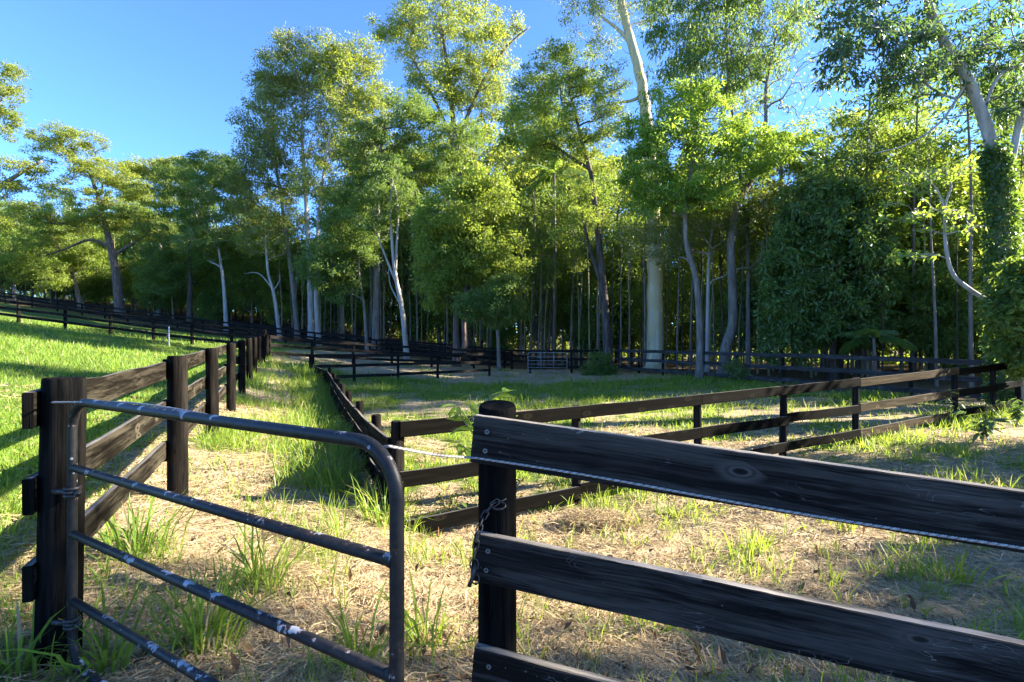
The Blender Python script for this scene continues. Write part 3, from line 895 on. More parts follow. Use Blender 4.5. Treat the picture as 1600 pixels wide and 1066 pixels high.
V, F = tube(np.array([P(779, 789, 1.648) - cb + np.array([math.cos(x) * 0.022, -0.008 + math.sin(x) * 0.012, math.sin(x) * 0.008]) for x in a]), 0.0035, 7, closed=True)
g_ = Geo(); g_.add(V, F); link('staple', g_.mesh('staple', M['steel']), chain)

# ------------------------------------------------------------------ silver gate at the far end, stake on the lawn
sg = empty('silver_gate', (*P(824, 590, 27.2)[:2], gz(*P(824, 590, 27.2)[:2])))
props(sg, 'silver tube farm gate with wire mesh standing at the far fence', 'gate')
sb_ = np.array(sg.location)
p0, p1 = P(825, 551, 27.2), P(886, 551, 26.9)
zg = sb_[2] + 0.12 - sb_[2]
W = np.linalg.norm((p1 - p0)[:2]); dv = (p1 - p0) / W; dv[2] = 0
ht = p0[2] - sb_[2]


def sgp(s, z): return np.array([p0[0] - sb_[0], p0[1] - sb_[1], 0]) + dv * s + np.array([0, 0, z])


lp = []
for (cs, cz, a0) in ((W - 0.12, ht - 0.12, 90), (W - 0.05, 0.2, 0), (0.05, 0.2, -90), (0.12, ht - 0.12, -180)):
    rr = 0.12 if cz > 0.3 else 0.05
    for x in np.linspace(a0, a0 - 90, 6): lp.append(sgp(cs + rr * math.cos(R(x)), cz + rr * math.sin(R(x))))
V, F = tube(np.array(lp), 0.021, 8, closed=True); g_ = Geo(); g_.add(V, F); link('frame', g_.mesh('frame', M['zinc']), sg)
for z in (0.36, 0.56, 0.78, 1.0):
    V, F = tube([sgp(0, z * ht / 1.25), sgp(W, z * ht / 1.25)], 0.016, 8); g_ = Geo(); g_.add(V, F); link('bar', g_.mesh('bar', M['zinc']), sg)
for s in (0.33, 0.66):
    V, F = tube([sgp(W * s, 0.15), sgp(W * s, ht)], 0.016, 8); g_ = Geo(); g_.add(V, F); link('upright', g_.mesh('upright', M['zinc']), sg)
q = P(264, 530, 24.0)
st = empty('garden_stake', (q[0], q[1], gz(q[0], q[1])))
props(st, 'thin pale stake with a leaning stick standing on the lawn by the rise fence', 'stake')
V, F = tube([(0, 0, -0.1), (0, 0, 0.9)], 0.022, 8); g_ = Geo(); g_.add(V, F); link('stake', g_.mesh('stake', M['pvc']), st)
V, F = tube([(-0.55, 0.1, 0.0), (-0.25, 0.05, 0.28), (0.02, 0, 0.62)], 0.022, 8); g_ = Geo(); g_.add(V, F); link('stick', g_.mesh('stick', M['b_grey']), st)

# ------------------------------------------------------------------ trees


def leaf_quads(pos, out, L, Wd, rg, droop=0.2, upb=0.6):
    """one kite shaped leaf per position -> verts (4n,3), quads"""
    n = len(pos)
    d = unit(out * 0.7 + rg.normal(0, 0.6, (n, 3)) + np.array([0, 0, -droop]))
    ref = rg.normal(0, 0.7, (n, 3)) + np.array([0, 0, upb])
    s = unit(np.cross(d, ref))
    nr = np.cross(s, d)
    l = L * rg.uniform(0.5, 1.55, (n, 1))
    w = Wd * rg.uniform(0.55, 1.45, (n, 1))
    a = pos
    m_ = pos + d * l * 0.45 + nr * l * 0.08
    tip = pos + d * l - nr * l * 0.05
    V = np.stack([a, m_ + s * w * 0.5, tip, m_ - s * w * 0.5], 1).reshape(-1, 3)
    return V, np.arange(4 * n).reshape(-1, 4)


def grow(trunk, rtrunk, clumps, rg, tip_r=0.012, extra=(), rise=0.35, kink=0.12):
    """branch skeleton from the trunk to every clump centre; returns a list of (pts, radii)"""
    N_, par, fixr = [], [], []
    for i, (p, r) in enumerate(zip(trunk, rtrunk)):
        N_.append(p); par.append(i - 1); fixr.append(r)
    lo = max(1, int(len(trunk) * 0.3))
    chains = []
    for pts, r0, r1 in extra:
        j = int(np.argmin(np.linalg.norm(np.array(N_) - pts[0], axis=1)))
        prev = j
        for k, q in enumerate(pts[1:]):
            N_.append(q); par.append(prev); fixr.append(r0 + (r1 - r0) * (k + 1) / (len(pts) - 1)); prev = len(N_) - 1
    nfix = len(N_)
    elig0 = lo
    order = np.argsort([np.min(np.linalg.norm(np.array(N_)[lo:] - c, axis=1)) for c in clumps])
    for ci in order:
        c = clumps[ci]
        A = np.array(N_)
        dv = c - A
        dist = np.linalg.norm(dv, axis=1)
        cost = dist + 0.9 * np.maximum(0, -dv[:, 2] + rise * np.linalg.norm(dv[:, :2], axis=1))
        cost[:elig0] += 1e3
        j = int(np.argmin(cost))
        a = A[j]
        L = dist[j]
        if L < 0.05: continue
        pj = par[j]
        din = unit(A[j] - A[pj]) if pj >= 0 else np.array([0, 0, 1.0])
        mid = a + (c - a) * 0.45 + din * L * 0.16 + rg.normal(0, kink * L, 3) * [1, 1, 0.6]
        ns = max(2, min(6, int(L / 0.5) + 2))
        prev = j
        for t in np.linspace(0, 1, ns + 1)[1:]:
            q = (1 - t) ** 2 * a + 2 * t * (1 - t) * mid + t * t * c + rg.normal(0, 0.025 * L, 3) * (t < 1)
            N_.append(q); par.append(prev); fixr.append(None); prev = len(N_) - 1
    A = np.array(N_)
    n = len(A)
    load = np.zeros(n)
    kids = [[] for _ in range(n)]
    for i in range(n):
        if par[i] >= 0: kids[par[i]].append(i)
    for i in range(n - 1, -1, -1):
        if not kids[i]: load[i] += 1
        if par[i] >= 0: load[par[i]] += load[i]
    rad = np.array([f if f is not None else tip_r * l ** 0.5 for f, l in zip(fixr, load)])
    for i in range(nfix, n):
        rad[i] = min(rad[i], rad[par[i]] * 0.92)
    # strands: follow the thickest child
    strands = []
    main_kid = [max(k, key=lambda q: rad[q]) if k else -1 for k in kids]
    for i in range(nfix, n):
        if par[i] < nfix or main_kid[par[i]] != i:
            ch = [par[i], i]
            while main_kid[ch[-1]] >= 0: ch.append(main_kid[ch[-1]])
            r = rad[ch].copy(); r[0] = min(r[0], r[1] * 1.25)
            strands.append((A[ch], r))
    return strands


def crown_points(blobs, n, rg, shell=0.5):
    w = np.array([b[1][0] * b[1][1] * b[1][2] for b in blobs]) ** 0.7
    pick = rg.choice(len(blobs), n, p=w / w.sum())
    d = unit(rg.normal(0, 1, (n, 3)))
    r = rg.random((n, 1)) ** (shell * 0.66)
    c = np.array([blobs[k][0] for k in pick])
    rr = np.array([blobs[k][1] for k in pick])
    return c + d * r * rr


def add_leaves(clumps, cr, nl, L, Wd, rg, flat, droop, centre):
    per = np.maximum(3, (nl * rg.uniform(0.25, 1.75, len(clumps))).astype(int))
    rad = rg.uniform(cr[0], cr[1], len(clumps))
    k = np.repeat(np.arange(len(clumps)), per)
    n = len(k)
    d = unit(rg.normal(0, 1, (n, 3)))
    r = (rg.random((n, 1)) ** 0.55) * rad[k][:, None]
    pos = clumps[k] + d * r * np.array([1, 1, flat]) * (1 + 0.35 * rg.normal(0, 1, (n, 1)) * (rg.random((n, 1)) < 0.25))
    V, F = leaf_quads(pos, d, L * 1.07, Wd * 1.07, rg, droop)
    tone = np.clip(rg.normal(0.5, 0.22, n) + 0.18 * rg.normal(0, 1, len(clumps))[k], 0, 1)
    return V, F, tone


def tree(name, label, Y, stem, r0, blobs, ncl, cr, nl, leaf, lm, bark, flat=0.7, droop=0.2, seed=0, group=None, cat='tree', limbs=(), tip=0.012, r1=None, depth=1.0, shell=0.5, rise=0.35, parts=('trunk', 'crown'), twigs=2, wig=0.0, n_side=9):
    """stem, blobs and limbs are given as seen in the photograph: (px, py) and (px, py, rx, ry), Y metres away"""
    rg = np.random.default_rng(seed + 5000)
    ncl = int(ncl * 2.0)
    nl *= 0.7
    cr = (cr[0] * 0.62, cr[1] * 0.72)
    k = Y / FPX
    pts = np.array([P(s[0], s[1], Y + (s[2] if len(s) > 2 else 0)) for s in stem])
    pts[0][2] = gz(pts[0][0], pts[0][1]) - 0.15
    sp = spline(pts, 6)
    if wig: sp[1:] += rg.normal(0, wig, (len(sp) - 1, 3)) * [1, 1, 0]
    t = np.linspace(0, 1, len(sp))
    r1 = r1 if r1 is not None else r0 * 0.22
    rs = r0 + (r1 - r0) * t ** 0.9
    rs[0] *= 1.5
    if len(rs) > 2: rs[1] *= 1.15
    bl = [(P(b[0], b[1], Y + (b[4] if len(b) > 4 else 0)), (b[2] * k * 1.14, b[2] * k * depth, b[3] * k * 1.17)) for b in blobs]
    cl = crown_points(bl, ncl, rg, shell)
    root = empty(name, (pts[0][0], pts[0][1], pts[0][2] + 0.15))
    props(root, label, cat, group)
    b0 = np.array(root.location)
    ex = []
    for li in limbs:
        q = spline([P(a[0], a[1], Y + (a[2] if len(a) > 2 else 0)) for a in li[0]], 5)
        ex.append((q, li[1], li[2]))
    st = grow(sp, rs, cl, rg, tip, ex, rise)
    g = Geo()
    V, F = tube(sp - b0, rs, max(n_side, 9)); g.add(V, F)
    for q, a_, b_ in ex:
        V, F = tube(q - b0, np.linspace(a_, b_, len(q)), 7); g.add(V, F)
    for q, r in st:
        V, F = tube(q - b0, np.maximum(r, 0.006), 5 if r[0] > 0.03 else 4, caps=False); g.add(V, F)
    for c in cl:
        for _ in range(twigs):
            dq = unit(rg.normal(0, 1, 3) + [0, 0, 0.3]) * rg.uniform(0.5, 1.0) * cr[1] * [1, 1, max(flat, 0.4)]
            V, F = tube([c - b0, c + dq * 0.5 - b0 + rg.normal(0, 0.04, 3), c + dq - b0], [tip * 0.8, tip * 0.55, tip * 0.3], 3, caps=False); g.add(V, F)
    link(parts[0], g.mesh('trunk', bark), root)
    V, F, tone = add_leaves(cl, cr, nl, leaf[0], leaf[1], rg, flat, droop, None)
    props(link(parts[1], make_mesh('crown', V - b0, [F], lm, rnd=tone), root), kind='stuff')
    return root


m = M
# --- right hand wood behind the charcoal fence
tree('gum_tree', 'huge smooth cream trunked gum tree behind the charcoal fence', 30, [(1023, 550), (1023, 480), (1023, 400), (1019, 290), (1010, 190), (1000, 120), (985, 60), (972, 10), (960, -60)], 0.52,
     [(930, 20, 45, 40), (990, -20, 60, 50), (900, -20, 50, 40), (1040, -50, 110, 50), (950, 70, 25, 25)], 75, (0.5, 1.0), 90, (0.17, 0.05), m['l_olive'], m['b_pale'], 0.8, 0.7, 1, r1=0.16, n_side=20, wig=0.02,
     limbs=[([(1004, 150), (985, 158), (960, 162), (940, 178)], 0.12, 0.03), ([(990, 75), (970, 50), (945, 30), (930, 15)], 0.14, 0.04), ([(1012, 200), (985, 190), (955, 193)], 0.09, 0.03)])
tree('weeping_tree', 'tall tree with dark drooping leaves above the bright green crown', 25, [(1168, 568), (1169, 480), (1168, 380), (1155, 260), (1140, 140), (1135, 40), (1130, -40)], 0.12,
     [(1130, 50, 110, 80), (1075, 110, 65, 80), (1150, 130, 70, 60), (1210, -10, 90, 50), (1090, -30, 90, 50)], 170, (0.5, 0.95), 120, (0.19, 0.055), m['l_mid'], m['b_grey'], 1.1, 1.3, 2, tip=0.01, r1=0.05)
tree('open_tree', 'dark barked crooked tree with airy grey green crown left of the cream trunk', 27, [(951, 552), (946, 490), (939, 410), (931, 330), (924, 275), (910, 225), (898, 170)], 0.26,
     [(885, 150, 70, 60), (845, 195, 55, 45), (930, 130, 45, 40), (825, 240, 30, 35), (940, 235, 40, 35), (880, 110, 50, 30), (870, 230, 50, 25), (900, 330, 40, 50), (840, 150, 40, 35), (960, 180, 30, 40)], 190, (0.5, 0.9), 125, (0.14, 0.05), m['l_light'], m['b_dark'], 0.5, 0.15, 3, r1=0.06, tip=0.013,
     limbs=[([(938, 440), (922, 390), (910, 340), (904, 310)], 0.12, 0.04), ([(922, 265), (890, 245), (860, 225), (830, 232)], 0.1, 0.03)])
tree('bright_tree', 'slim tree with bright yellow green feathery crown over the cream trunk', 22.5, [(1093, 570), (1093, 500), (1086, 430), (1073, 385), (1071, 330), (1080, 260), (1090, 200)], 0.17,
     [(1060, 255, 75, 60), (1010, 270, 40, 45), (1120, 250, 55, 50), (1040, 205, 45, 35), (1120, 195, 45, 35), (1030, 320, 45, 28), (1180, 240, 50, 35), (1100, 310, 50, 25), (1240, 215, 45, 30), (1000, 215, 30, 35), (1075, 150, 50, 25)], 240, (0.4, 0.75), 95, (0.15, 0.06), m['l_bright'], m['b_grey'], 0.45, 0.3, 4, r1=0.05, limbs=[([(1085, 420), (1072, 405), (1060, 402)], 0.06, 0.025)])
tree('bare_tree', 'leaning grey tree with nearly bare twiggy top against the sky', 23.5, [(1128, 572), (1134, 545), (1145, 505), (1144, 440), (1142, 380), (1150, 325), (1172, 285), (1194, 245), (1197, 190), (1198, 130), (1212, 60)], 0.27,
     [(1235, 80, 55, 55), (1185, 70, 55, 50), (1150, 130, 45, 55), (1255, 140, 45, 50), (1210, 30, 50, 30)], 95, (0.35, 0.6), 5, (0.14, 0.06), m['l_bright'], m['b_grey'], 0.6, 0.3, 5, r1=0.05, tip=0.011, rise=0.7, twigs=4)
tree('slim_tree', 'pale slim pole tree with soft olive leaves beside the leaning grey tree', 24.5, [(1105, 568), (1106, 480), (1108, 400), (1115, 350)], 0.11,
     [(1130, 350, 75, 40), (1030, 375, 55, 35), (1190, 330, 50, 40), (1080, 350, 60, 35), (1210, 390, 40, 40)], 150, (0.45, 0.8), 120, (0.11, 0.04), m['l_euc'], m['b_white'], 0.5, 0.1, 6, r1=0.05)
tree('broadleaf_tree', 'dense dark glossy leaved tree bulging down to the charcoal fence', 20.5, [(1300, 585), (1302, 500), (1298, 420), (1290, 330)], 0.16,
     [(1300, 410, 80, 100), (1290, 330, 65, 50), (1250, 480, 55, 55), (1345, 440, 45, 80), (1225, 430, 40, 70), (1300, 500, 70, 45), (1230, 540, 35, 25), (1350, 340, 40, 40)], 330, (0.35, 0.65), 85, (0.19, 0.08), m['l_dark'], m['b_dark'], 0.9, 0.6, 7, shell=0.42)
tree('bushy_tree', 'sunlit yellow green tree crown rising behind the dark glossy tree', 27, [(1288, 560), (1290, 420), (1300, 300), (1310, 230)], 0.16,
     [(1300, 235, 70, 40), (1390, 255, 55, 45), (1235, 280, 50, 35), (1350, 205, 45, 30), (1440, 290, 50, 50), (1420, 200, 50, 30)], 170, (0.5, 0.9), 110, (0.14, 0.055), m['l_light'], m['b_grey'], 0.5, 0.2, 8)
tree('ivy_tree', 'leaning pale trunk wrapped in ivy with dark leaves overhanging the corner', 13.2, [(1574, 580), (1570, 470), (1566, 380), (1560, 290), (1546, 215), (1522, 145), (1505, 110), (1478, 70), (1455, 20), (1440, -40)], 0.17,
     [(1440, 100, 70, 45), (1370, 70, 70, 45), (1500, 30, 70, 40), (1560, 110, 50, 50), (1330, 20, 60, 40), (1420, 10, 60, 40), (1590, 40, 50, 50), (1580, 170, 40, 30), (1310, 110, 40, 40)], 120, (0.3, 0.55), 50, (0.16, 0.052), m['l_blue'], m['b_white'], 0.55, 0.7, 9, r1=0.09, n_side=14,
     limbs=[([(1562, 330), (1574, 275), (1584, 235), (1600, 160), (1630, 60)], 0.12, 0.06), ([(1510, 130), (1470, 190), (1420, 225), (1365, 240)], 0.035, 0.012), ([(1534, 180), (1560, 120), (1600, 100)], 0.06, 0.02)])
ivt = bpy.data.objects['ivy_tree']
rg = np.random.default_rng(99)
axis = spline([P(*q, 13.2) for q in ((1574, 648), (1572, 580), (1568, 470), (1566, 380), (1562, 290), (1551, 232))], 10)
n_ = 10500
j = rg.integers(0, len(axis), n_)
ang = rg.uniform(0, 6.283, n_)
rr = (0.42 - 0.16 * j / len(axis)) * rg.uniform(0.55, 1.2, n_)
o_ = np.stack([np.cos(ang), np.sin(ang), np.zeros(n_)], -1)
pp = axis[j] + o_ * rr[:, None] + np.array([0, 0, 1]) * rg.uniform(-0.18, 0.18, (n_, 1))
V, F = leaf_quads(pp, o_ * 0.6 + [0, 0, -0.6], 0.085, 0.075, rg, 0.5, 0.2)
props(link('ivy', make_mesh('ivy', V - np.array(ivt.location), [F], m['l_dark'], rnd=rg.random(n_)), ivt), kind='stuff')
tree('sprawling_tree', 'spindly pale branched small tree with sparse yellow leaves reaching out from the bush', 12.6, [(1600, 575), (1580, 500), (1545, 472), (1512, 450), (1490, 430), (1480, 400), (1476, 360), (1477, 320), (1486, 292), (1478, 270)], 0.07,
     [(1440, 285, 40, 14), (1465, 345, 45, 16), (1405, 275, 25, 12), (1415, 330, 30, 20), (1430, 400, 35, 7), (1500, 345, 30, 20), (1480, 270, 40, 12)], 60, (0.12, 0.26), 9, (0.12, 0.06), m['l_bright'], m['b_white'], 0.4, 0.2, 10, r1=0.02, tip=0.006, rise=0.1, twigs=3,
     limbs=[([(1477, 330), (1466, 300), (1450, 280), (1430, 268)], 0.026, 0.01), ([(1482, 405), (1460, 398), (1430, 398), (1400, 402)], 0.018, 0.006)])
tree('leafy_bush', 'rounded leafy bush at the right hand corner of the paddock', 11.4, [(1606, 620), (1604, 540), (1600, 470)], 0.05,
     [(1592, 490, 40, 55), (1608, 440, 40, 35), (1620, 540, 45, 45)], 130, (0.18, 0.34), 65, (0.13, 0.06), m['l_mid'], m['b_dark'], 0.8, 0.5, 11, cat='bush', parts=('stem', 'foliage'), tip=0.006)
# --- middle
tree('round_tree', 'big round light green tree with twin reddish trunks in the middle', 31, [(713, 552), (713, 490), (716, 420), (722, 350), (728, 310)], 0.24,
     [(720, 335, 58, 45), (695, 405, 42, 45), (685, 450, 32, 28), (770, 325, 40, 38), (785, 400, 38, 45), (745, 285, 42, 22), (740, 400, 50, 45), (690, 360, 35, 35)], 250, (0.6, 1.0), 120, (0.17, 0.09), m['l_light'], m['b_red'], 0.65, 0.2, 12, shell=0.35,
     limbs=[([(713, 551), (725, 545), (725, 480), (735, 400), (755, 340)], 0.2, 0.08)])
tree('small_tree', 'small green tree with a single pale stem under the big round tree', 29.5, [(780, 562), (778, 530), (775, 500), (772, 460)], 0.13,
     [(765, 482, 42, 24), (795, 455, 32, 25), (740, 475, 28, 20), (800, 490, 22, 20)], 90, (0.45, 0.8), 110, (0.14, 0.07), m['l_mid'], m['b_grey'], 0.6, 0.2, 13)
tree('spreading_gum', 'tall gum with red brown limbs and golden crown breaking the skyline', 46, [(735, 540), (730, 420), (718, 280), (706, 170), (698, 100), (690, 40)], 0.42,
     [(690, 60, 80, 45), (635, 60, 40, 28), (765, 90, 40, 50), (720, 15, 70, 25), (690, 140, 50, 35), (775, 165, 32, 32), (740, 130, 40, 40), (800, 45, 22, 14), (600, 50, 25, 14)], 190, (0.8, 1.5), 110, (0.24, 0.09), m['l_gold'], m['b_red'], 0.55, 0.2, 14, tip=0.022,
     limbs=[([(712, 235), (735, 170), (765, 110), (800, 65), (828, 42)], 0.2, 0.05), ([(712, 240), (690, 180), (660, 120), (635, 75)], 0.18, 0.05)])
GT = 'tall gum trees on the skyline'
tree('gum_tree', 'tall gum with pale straight trunk and loose olive crown, tallest of the left clump', 43, [(487, 532), (484, 430), (478, 310), (472, 200), (480, 110)], 0.28,
     [(480, 105, 55, 42), (435, 165, 38, 45), (520, 150, 45, 45), (405, 235, 30, 30), (470, 225, 50, 40)], 165, (0.75, 1.35), 100, (0.22, 0.08), m['l_euc'], m['b_white'], 0.6, 0.4, 15, group=GT, tip=0.02)
tree('gum_tree', 'gum with forked white trunk leaning right within the left clump', 41, [(498, 536), (494, 440), (500, 320), (518, 200), (540, 120)], 0.22,
     [(545, 140, 42, 55), (562, 90, 30, 28), (515, 92, 38, 28), (565, 215, 36, 36), (590, 150, 26, 40), (500, 280, 40, 30)], 140, (0.75, 1.3), 95, (0.22, 0.08), m['l_gold'], m['b_white'], 0.6, 0.4, 16, group=GT, tip=0.02)
tree('gum_tree', 'gum leaning left with darker grey green leaves against the open sky', 44, [(466, 528), (457, 440), (442, 330), (428, 230), (428, 150)], 0.24,
     [(420, 150, 32, 38), (398, 205, 30, 36), (388, 270, 30, 28), (442, 112, 32, 30), (378, 305, 20, 20), (430, 280, 40, 35), (400, 340, 40, 25)], 150, (0.75, 1.3), 95, (0.22, 0.08), m['l_euc'], m['b_grey'], 0.6, 0.4, 17, group=GT, tip=0.02)
tree('layered_tree', 'thick grey trunked tree with flat layered foliage left of the big round tree', 38, [(587, 540), (588, 450), (590, 350), (592, 260), (602, 190)], 0.3,
     [(600, 215, 45, 25), (660, 195, 48, 22), (640, 165, 40, 18), (705, 215, 48, 26), (560, 245, 34, 20), (625, 265, 44, 20), (680, 250, 40, 20), (560, 300, 34, 22)], 190, (0.6, 1.1), 110, (0.19, 0.07), m['l_mid'], m['b_grey'], 0.38, 0.1, 18, tip=0.018, limbs=[([(590, 250), (605, 275), (635, 290), (655, 300)], 0.1, 0.03)])
tree('white_tree', 'twisting white limbed tree standing out against dark foliage', 35, [(636, 548), (629, 490), (618, 430), (612, 370), (610, 320), (614, 280)], 0.2,
     [(612, 290, 38, 35), (600, 345, 22, 22), (572, 335, 30, 28), (640, 320, 25, 20)], 70, (0.5, 0.9), 90, (0.17, 0.07), m['l_mid'], m['b_white'], 0.55, 0.2, 19,
     limbs=[([(625, 455), (610, 420), (598, 390), (590, 368)], 0.1, 0.04), ([(618, 430), (620, 380), (622, 330), (617, 290)], 0.1, 0.04), ([(622, 470), (610, 445), (607, 420)], 0.06, 0.02)])
tree('slender_tree', 'slender grey tree with low green foliage left of the thick grey trunk', 37, [(574, 540), (569, 480), (561, 425), (562, 350)], 0.14,
     [(540, 335, 40, 32), (522, 385, 38, 30), (572, 385, 24, 30), (530, 440, 36, 30), (500, 420, 30, 30)], 150, (0.55, 1.0), 110, (0.17, 0.08), m['l_mid'], m['b_grey'], 0.6, 0.2, 20)
# --- left
tree('pale_tree', 'pale straight trunked tree with soft layered crown on the tree line', 46, [(354, 512), (350, 450), (342, 390), (336, 330)], 0.2,
     [(340, 300, 48, 28), (330, 262, 42, 16), (300, 340, 30, 24), (372, 345, 32, 28), (355, 275, 30, 20), (320, 380, 40, 25)], 150, (0.65, 1.1), 110, (0.2, 0.08), m['l_mid'], m['b_white'], 0.4, 0.1, 21, tip=0.018)
tree('twiggy_tree', 'thin leaning white tree with bare twiggy lower branches on the tree line', 43, [(438, 524), (429, 465), (419, 425), (415, 370), (418, 330)], 0.17,
     [(415, 380, 32, 22), (442, 345, 36, 30), (392, 355, 24, 22), (420, 320, 34, 20)], 90, (0.55, 0.95), 50, (0.18, 0.07), m['l_gold'], m['b_white'], 0.5, 0.2, 22, twigs=3,
     limbs=[([(425, 450), (408, 430), (395, 426), (382, 428)], 0.06, 0.015), ([(427, 455), (436, 440), (438, 428)], 0.05, 0.015)])
tree('wattle_tree', 'spreading red trunked tree with flat golden layers above the rise', 50, [(188, 488), (183, 440), (175, 395), (163, 345), (152, 305), (140, 270)], 0.46,
     [(110, 222, 48, 15), (80, 240, 32, 12), (150, 265, 40, 13), (190, 282, 38, 12), (85, 285, 28, 12), (130, 305, 48, 14), (55, 335, 32, 12), (200, 340, 40, 15), (232, 365, 30, 13), (95, 350, 38, 14), (150, 345, 40, 16), (65, 375, 30, 14), (215, 300, 25, 10)], 240, (0.7, 1.2), 110, (0.22, 0.075), m['l_gold'], m['b_red'], 0.32, 0.05, 23, tip=0.026, rise=0.2, n_side=12,
     limbs=[([(176, 400), (200, 385), (222, 372), (236, 358)], 0.2, 0.05), ([(172, 385), (140, 375), (105, 388), (70, 400)], 0.18, 0.04), ([(160, 335), (130, 340), (95, 350), (60, 345)], 0.2, 0.05)])
tree('golden_tree', 'pale trunked tree with golden umbrella crown behind the spreading red trunked tree', 58, [(250, 482), (251, 410), (247, 345), (238, 295)], 0.32,
     [(235, 262, 38, 12), (262, 288, 32, 15), (280, 258, 24, 12), (212, 300, 26, 12), (245, 310, 36, 14), (205, 265, 24, 10)], 120, (0.8, 1.3), 105, (0.25, 0.09), m['l_gold'], m['b_white'], 0.35, 0.05, 24, tip=0.024)
tree('shade_tree', 'darker green low branching tree right of the spreading red trunked tree', 49, [(296, 497), (297, 430), (296, 360), (298, 300)], 0.28,
     [(300, 282, 40, 24), (345, 255, 30, 14), (280, 350, 36, 26), (310, 400, 48, 30), (252, 408, 40, 26), (285, 310, 40, 20), (260, 440, 40, 20)], 200, (0.7, 1.2), 115, (0.2, 0.08), m['l_mid'], m['b_dark'], 0.5, 0.1, 25, tip=0.02)
tree('leaning_tree', 'grey leaning trunk tree low beside the rise', 55, [(128, 486), (118, 445), (108, 412), (100, 390)], 0.28,
     [(100, 392, 46, 28), (60, 402, 38, 28), (140, 405, 32, 24), (90, 430, 40, 18)], 140, (0.7, 1.2), 110, (0.22, 0.08), m['l_light'], m['b_grey'], 0.5, 0.1, 26, tip=0.02)
tree('edge_tree', 'golden tree whose open branches enter at the left edge', 36, [(-90, 480), (-80, 400), (-60, 340), (-20, 305), (30, 272), (66, 252)], 0.34,
     [(8, 150, 26, 36), (-40, 130, 45, 45), (18, 200, 14, 28), (0, 290, 30, 16), (40, 262, 30, 14), (0, 345, 28, 16), (-60, 250, 45, 60), (30, 320, 20, 10), (20, 115, 18, 12)], 150, (0.45, 0.85), 95, (0.18, 0.065), m['l_gold'], m['b_grey'], 0.5, 0.2, 27, tip=0.016, limbs=[([(-60, 340), (-45, 260), (-20, 200), (5, 150)], 0.14, 0.04)])
tree('low_tree', 'bushy bright green tree low at the left edge behind the rise fences', 52, [(22, 478), (22, 440), (20, 400)], 0.2,
     [(20, 400, 40, 35), (-25, 420, 46, 36), (68, 425, 34, 24)], 130, (0.7, 1.2), 115, (0.2, 0.09), m['l_light'], m['b_grey'], 0.6, 0.1, 28)

# --- copied fill: understorey trees, pole trees, far trees


def copy_tree(src, loc, rz, s, label=None, sz=None):
    r = src.copy(); COL.objects.link(r)
    r.location = loc; r.rotation_euler = (0, 0, rz); r.scale = (s, s, sz or s)
    if label: r['label'] = label
    for c in src.children:
        k = c.copy(); COL.objects.link(k); k.parent = r
    return r


def proto(name, label, H_, r0, blobs, ncl, cr, nl, leaf, lm, bark, group, seed, flat=0.6, droop=0.2, cat='tree', lean=0.3, tip=0.012, shell=0.5):
    """tree built round its own origin; blobs are (x, y, z, rx, rz) in metres"""
    rg = np.random.default_rng(seed + 9000)
    sp = spline([(0, 0, -0.3), (lean * .2, 0, H_ * .3), (lean * .7, .1, H_ * .65), (lean, 0, H_)], 5)
    rs = np.linspace(r0, r0 * 0.3, len(sp))
    bl = [(np.array(b[:3]), (b[3], b[3], b[4])) for b in blobs]
    cl = crown_points(bl, ncl, rg, shell)
    g = Geo()
    V, F = tube(sp, rs, 8); g.add(V, F)
    for q, r in grow(sp, rs, cl, rg, tip): V, F = tube(q, np.maximum(r, 0.006), 4, caps=False); g.add(V, F)
    root = empty(name)
    props(root, label, cat, group)
    link('trunk', g.mesh('trunk', bark), root)
    V, F, tone = add_leaves(cl, cr, nl, leaf[0], leaf[1], rg, flat, droop, None)
    props(link('crown', make_mesh('crown', V, [F], lm, rnd=tone), root), kind='stuff')
    return root


GU = 'understorey trees in the shade of the wood'
under = [proto('understorey_tree', 'dark leafy understorey tree filling the shaded wood', 4.2, 0.07, [(0, 0, 2.6, 1.6, 1.6), (0.5, 0.3, 4.0, 1.2, 1.0), (-0.6, 0, 1.5, 1.2, 1.0)], 120, (0.35, 0.6), 70, (0.17, 0.075), m['l_mid'], m['b_dark'], GU, 1),
         proto('understorey_tree', 'dark leafy understorey tree filling the shaded wood', 4.6, 0.06, [(0, 0, 3.4, 1.5, 1.4), (-0.6, 0.2, 4.6, 1.1, 0.9), (0.4, 0, 2.0, 1.3, 0.9)], 110, (0.35, 0.65), 70, (0.14, 0.06), m['l_wood'], m['b_grey'], GU, 2),
         proto('understorey_tree', 'dark leafy understorey tree filling the shaded wood', 5.0, 0.08, [(0, 0, 3.8, 1.7, 1.5), (0.2, 0.2, 5.2, 1.2, 0.8), (0, 0, 2.0, 1.4, 1.2)], 120, (0.4, 0.65), 70, (0.15, 0.07), m['l_light'], m['b_dark'], GU, 3)]
GP = 'thin pole trees in the dark wood'
poles = [proto('pole_tree', 'thin straight pole tree standing in the dark wood', 9.0, 0.055, [(0.3, 0, 8.6, 1.0, 0.9)], 14, (0.35, 0.6), 45, (0.2, 0.06), m['l_wood'], m['b_straw'], GP, 4, lean=0.3),
         proto('pole_tree', 'thin straight pole tree standing in the dark wood', 10.0, 0.07, [(-0.2, 0, 9.4, 1.2, 1.0)], 16, (0.35, 0.6), 45, (0.2, 0.06), m['l_mid'], m['b_grey'], GP, 5, lean=-0.25),
         proto('pole_tree', 'thin straight pole tree standing in the dark wood', 8.0, 0.04, [(0, 0, 7.6, 0.8, 0.8)], 10, (0.3, 0.5), 40, (0.18, 0.06), m['l_dark'], m['b_dark'], GP, 6, lean=0.15)]
GF = 'tall trees far back in the wood'
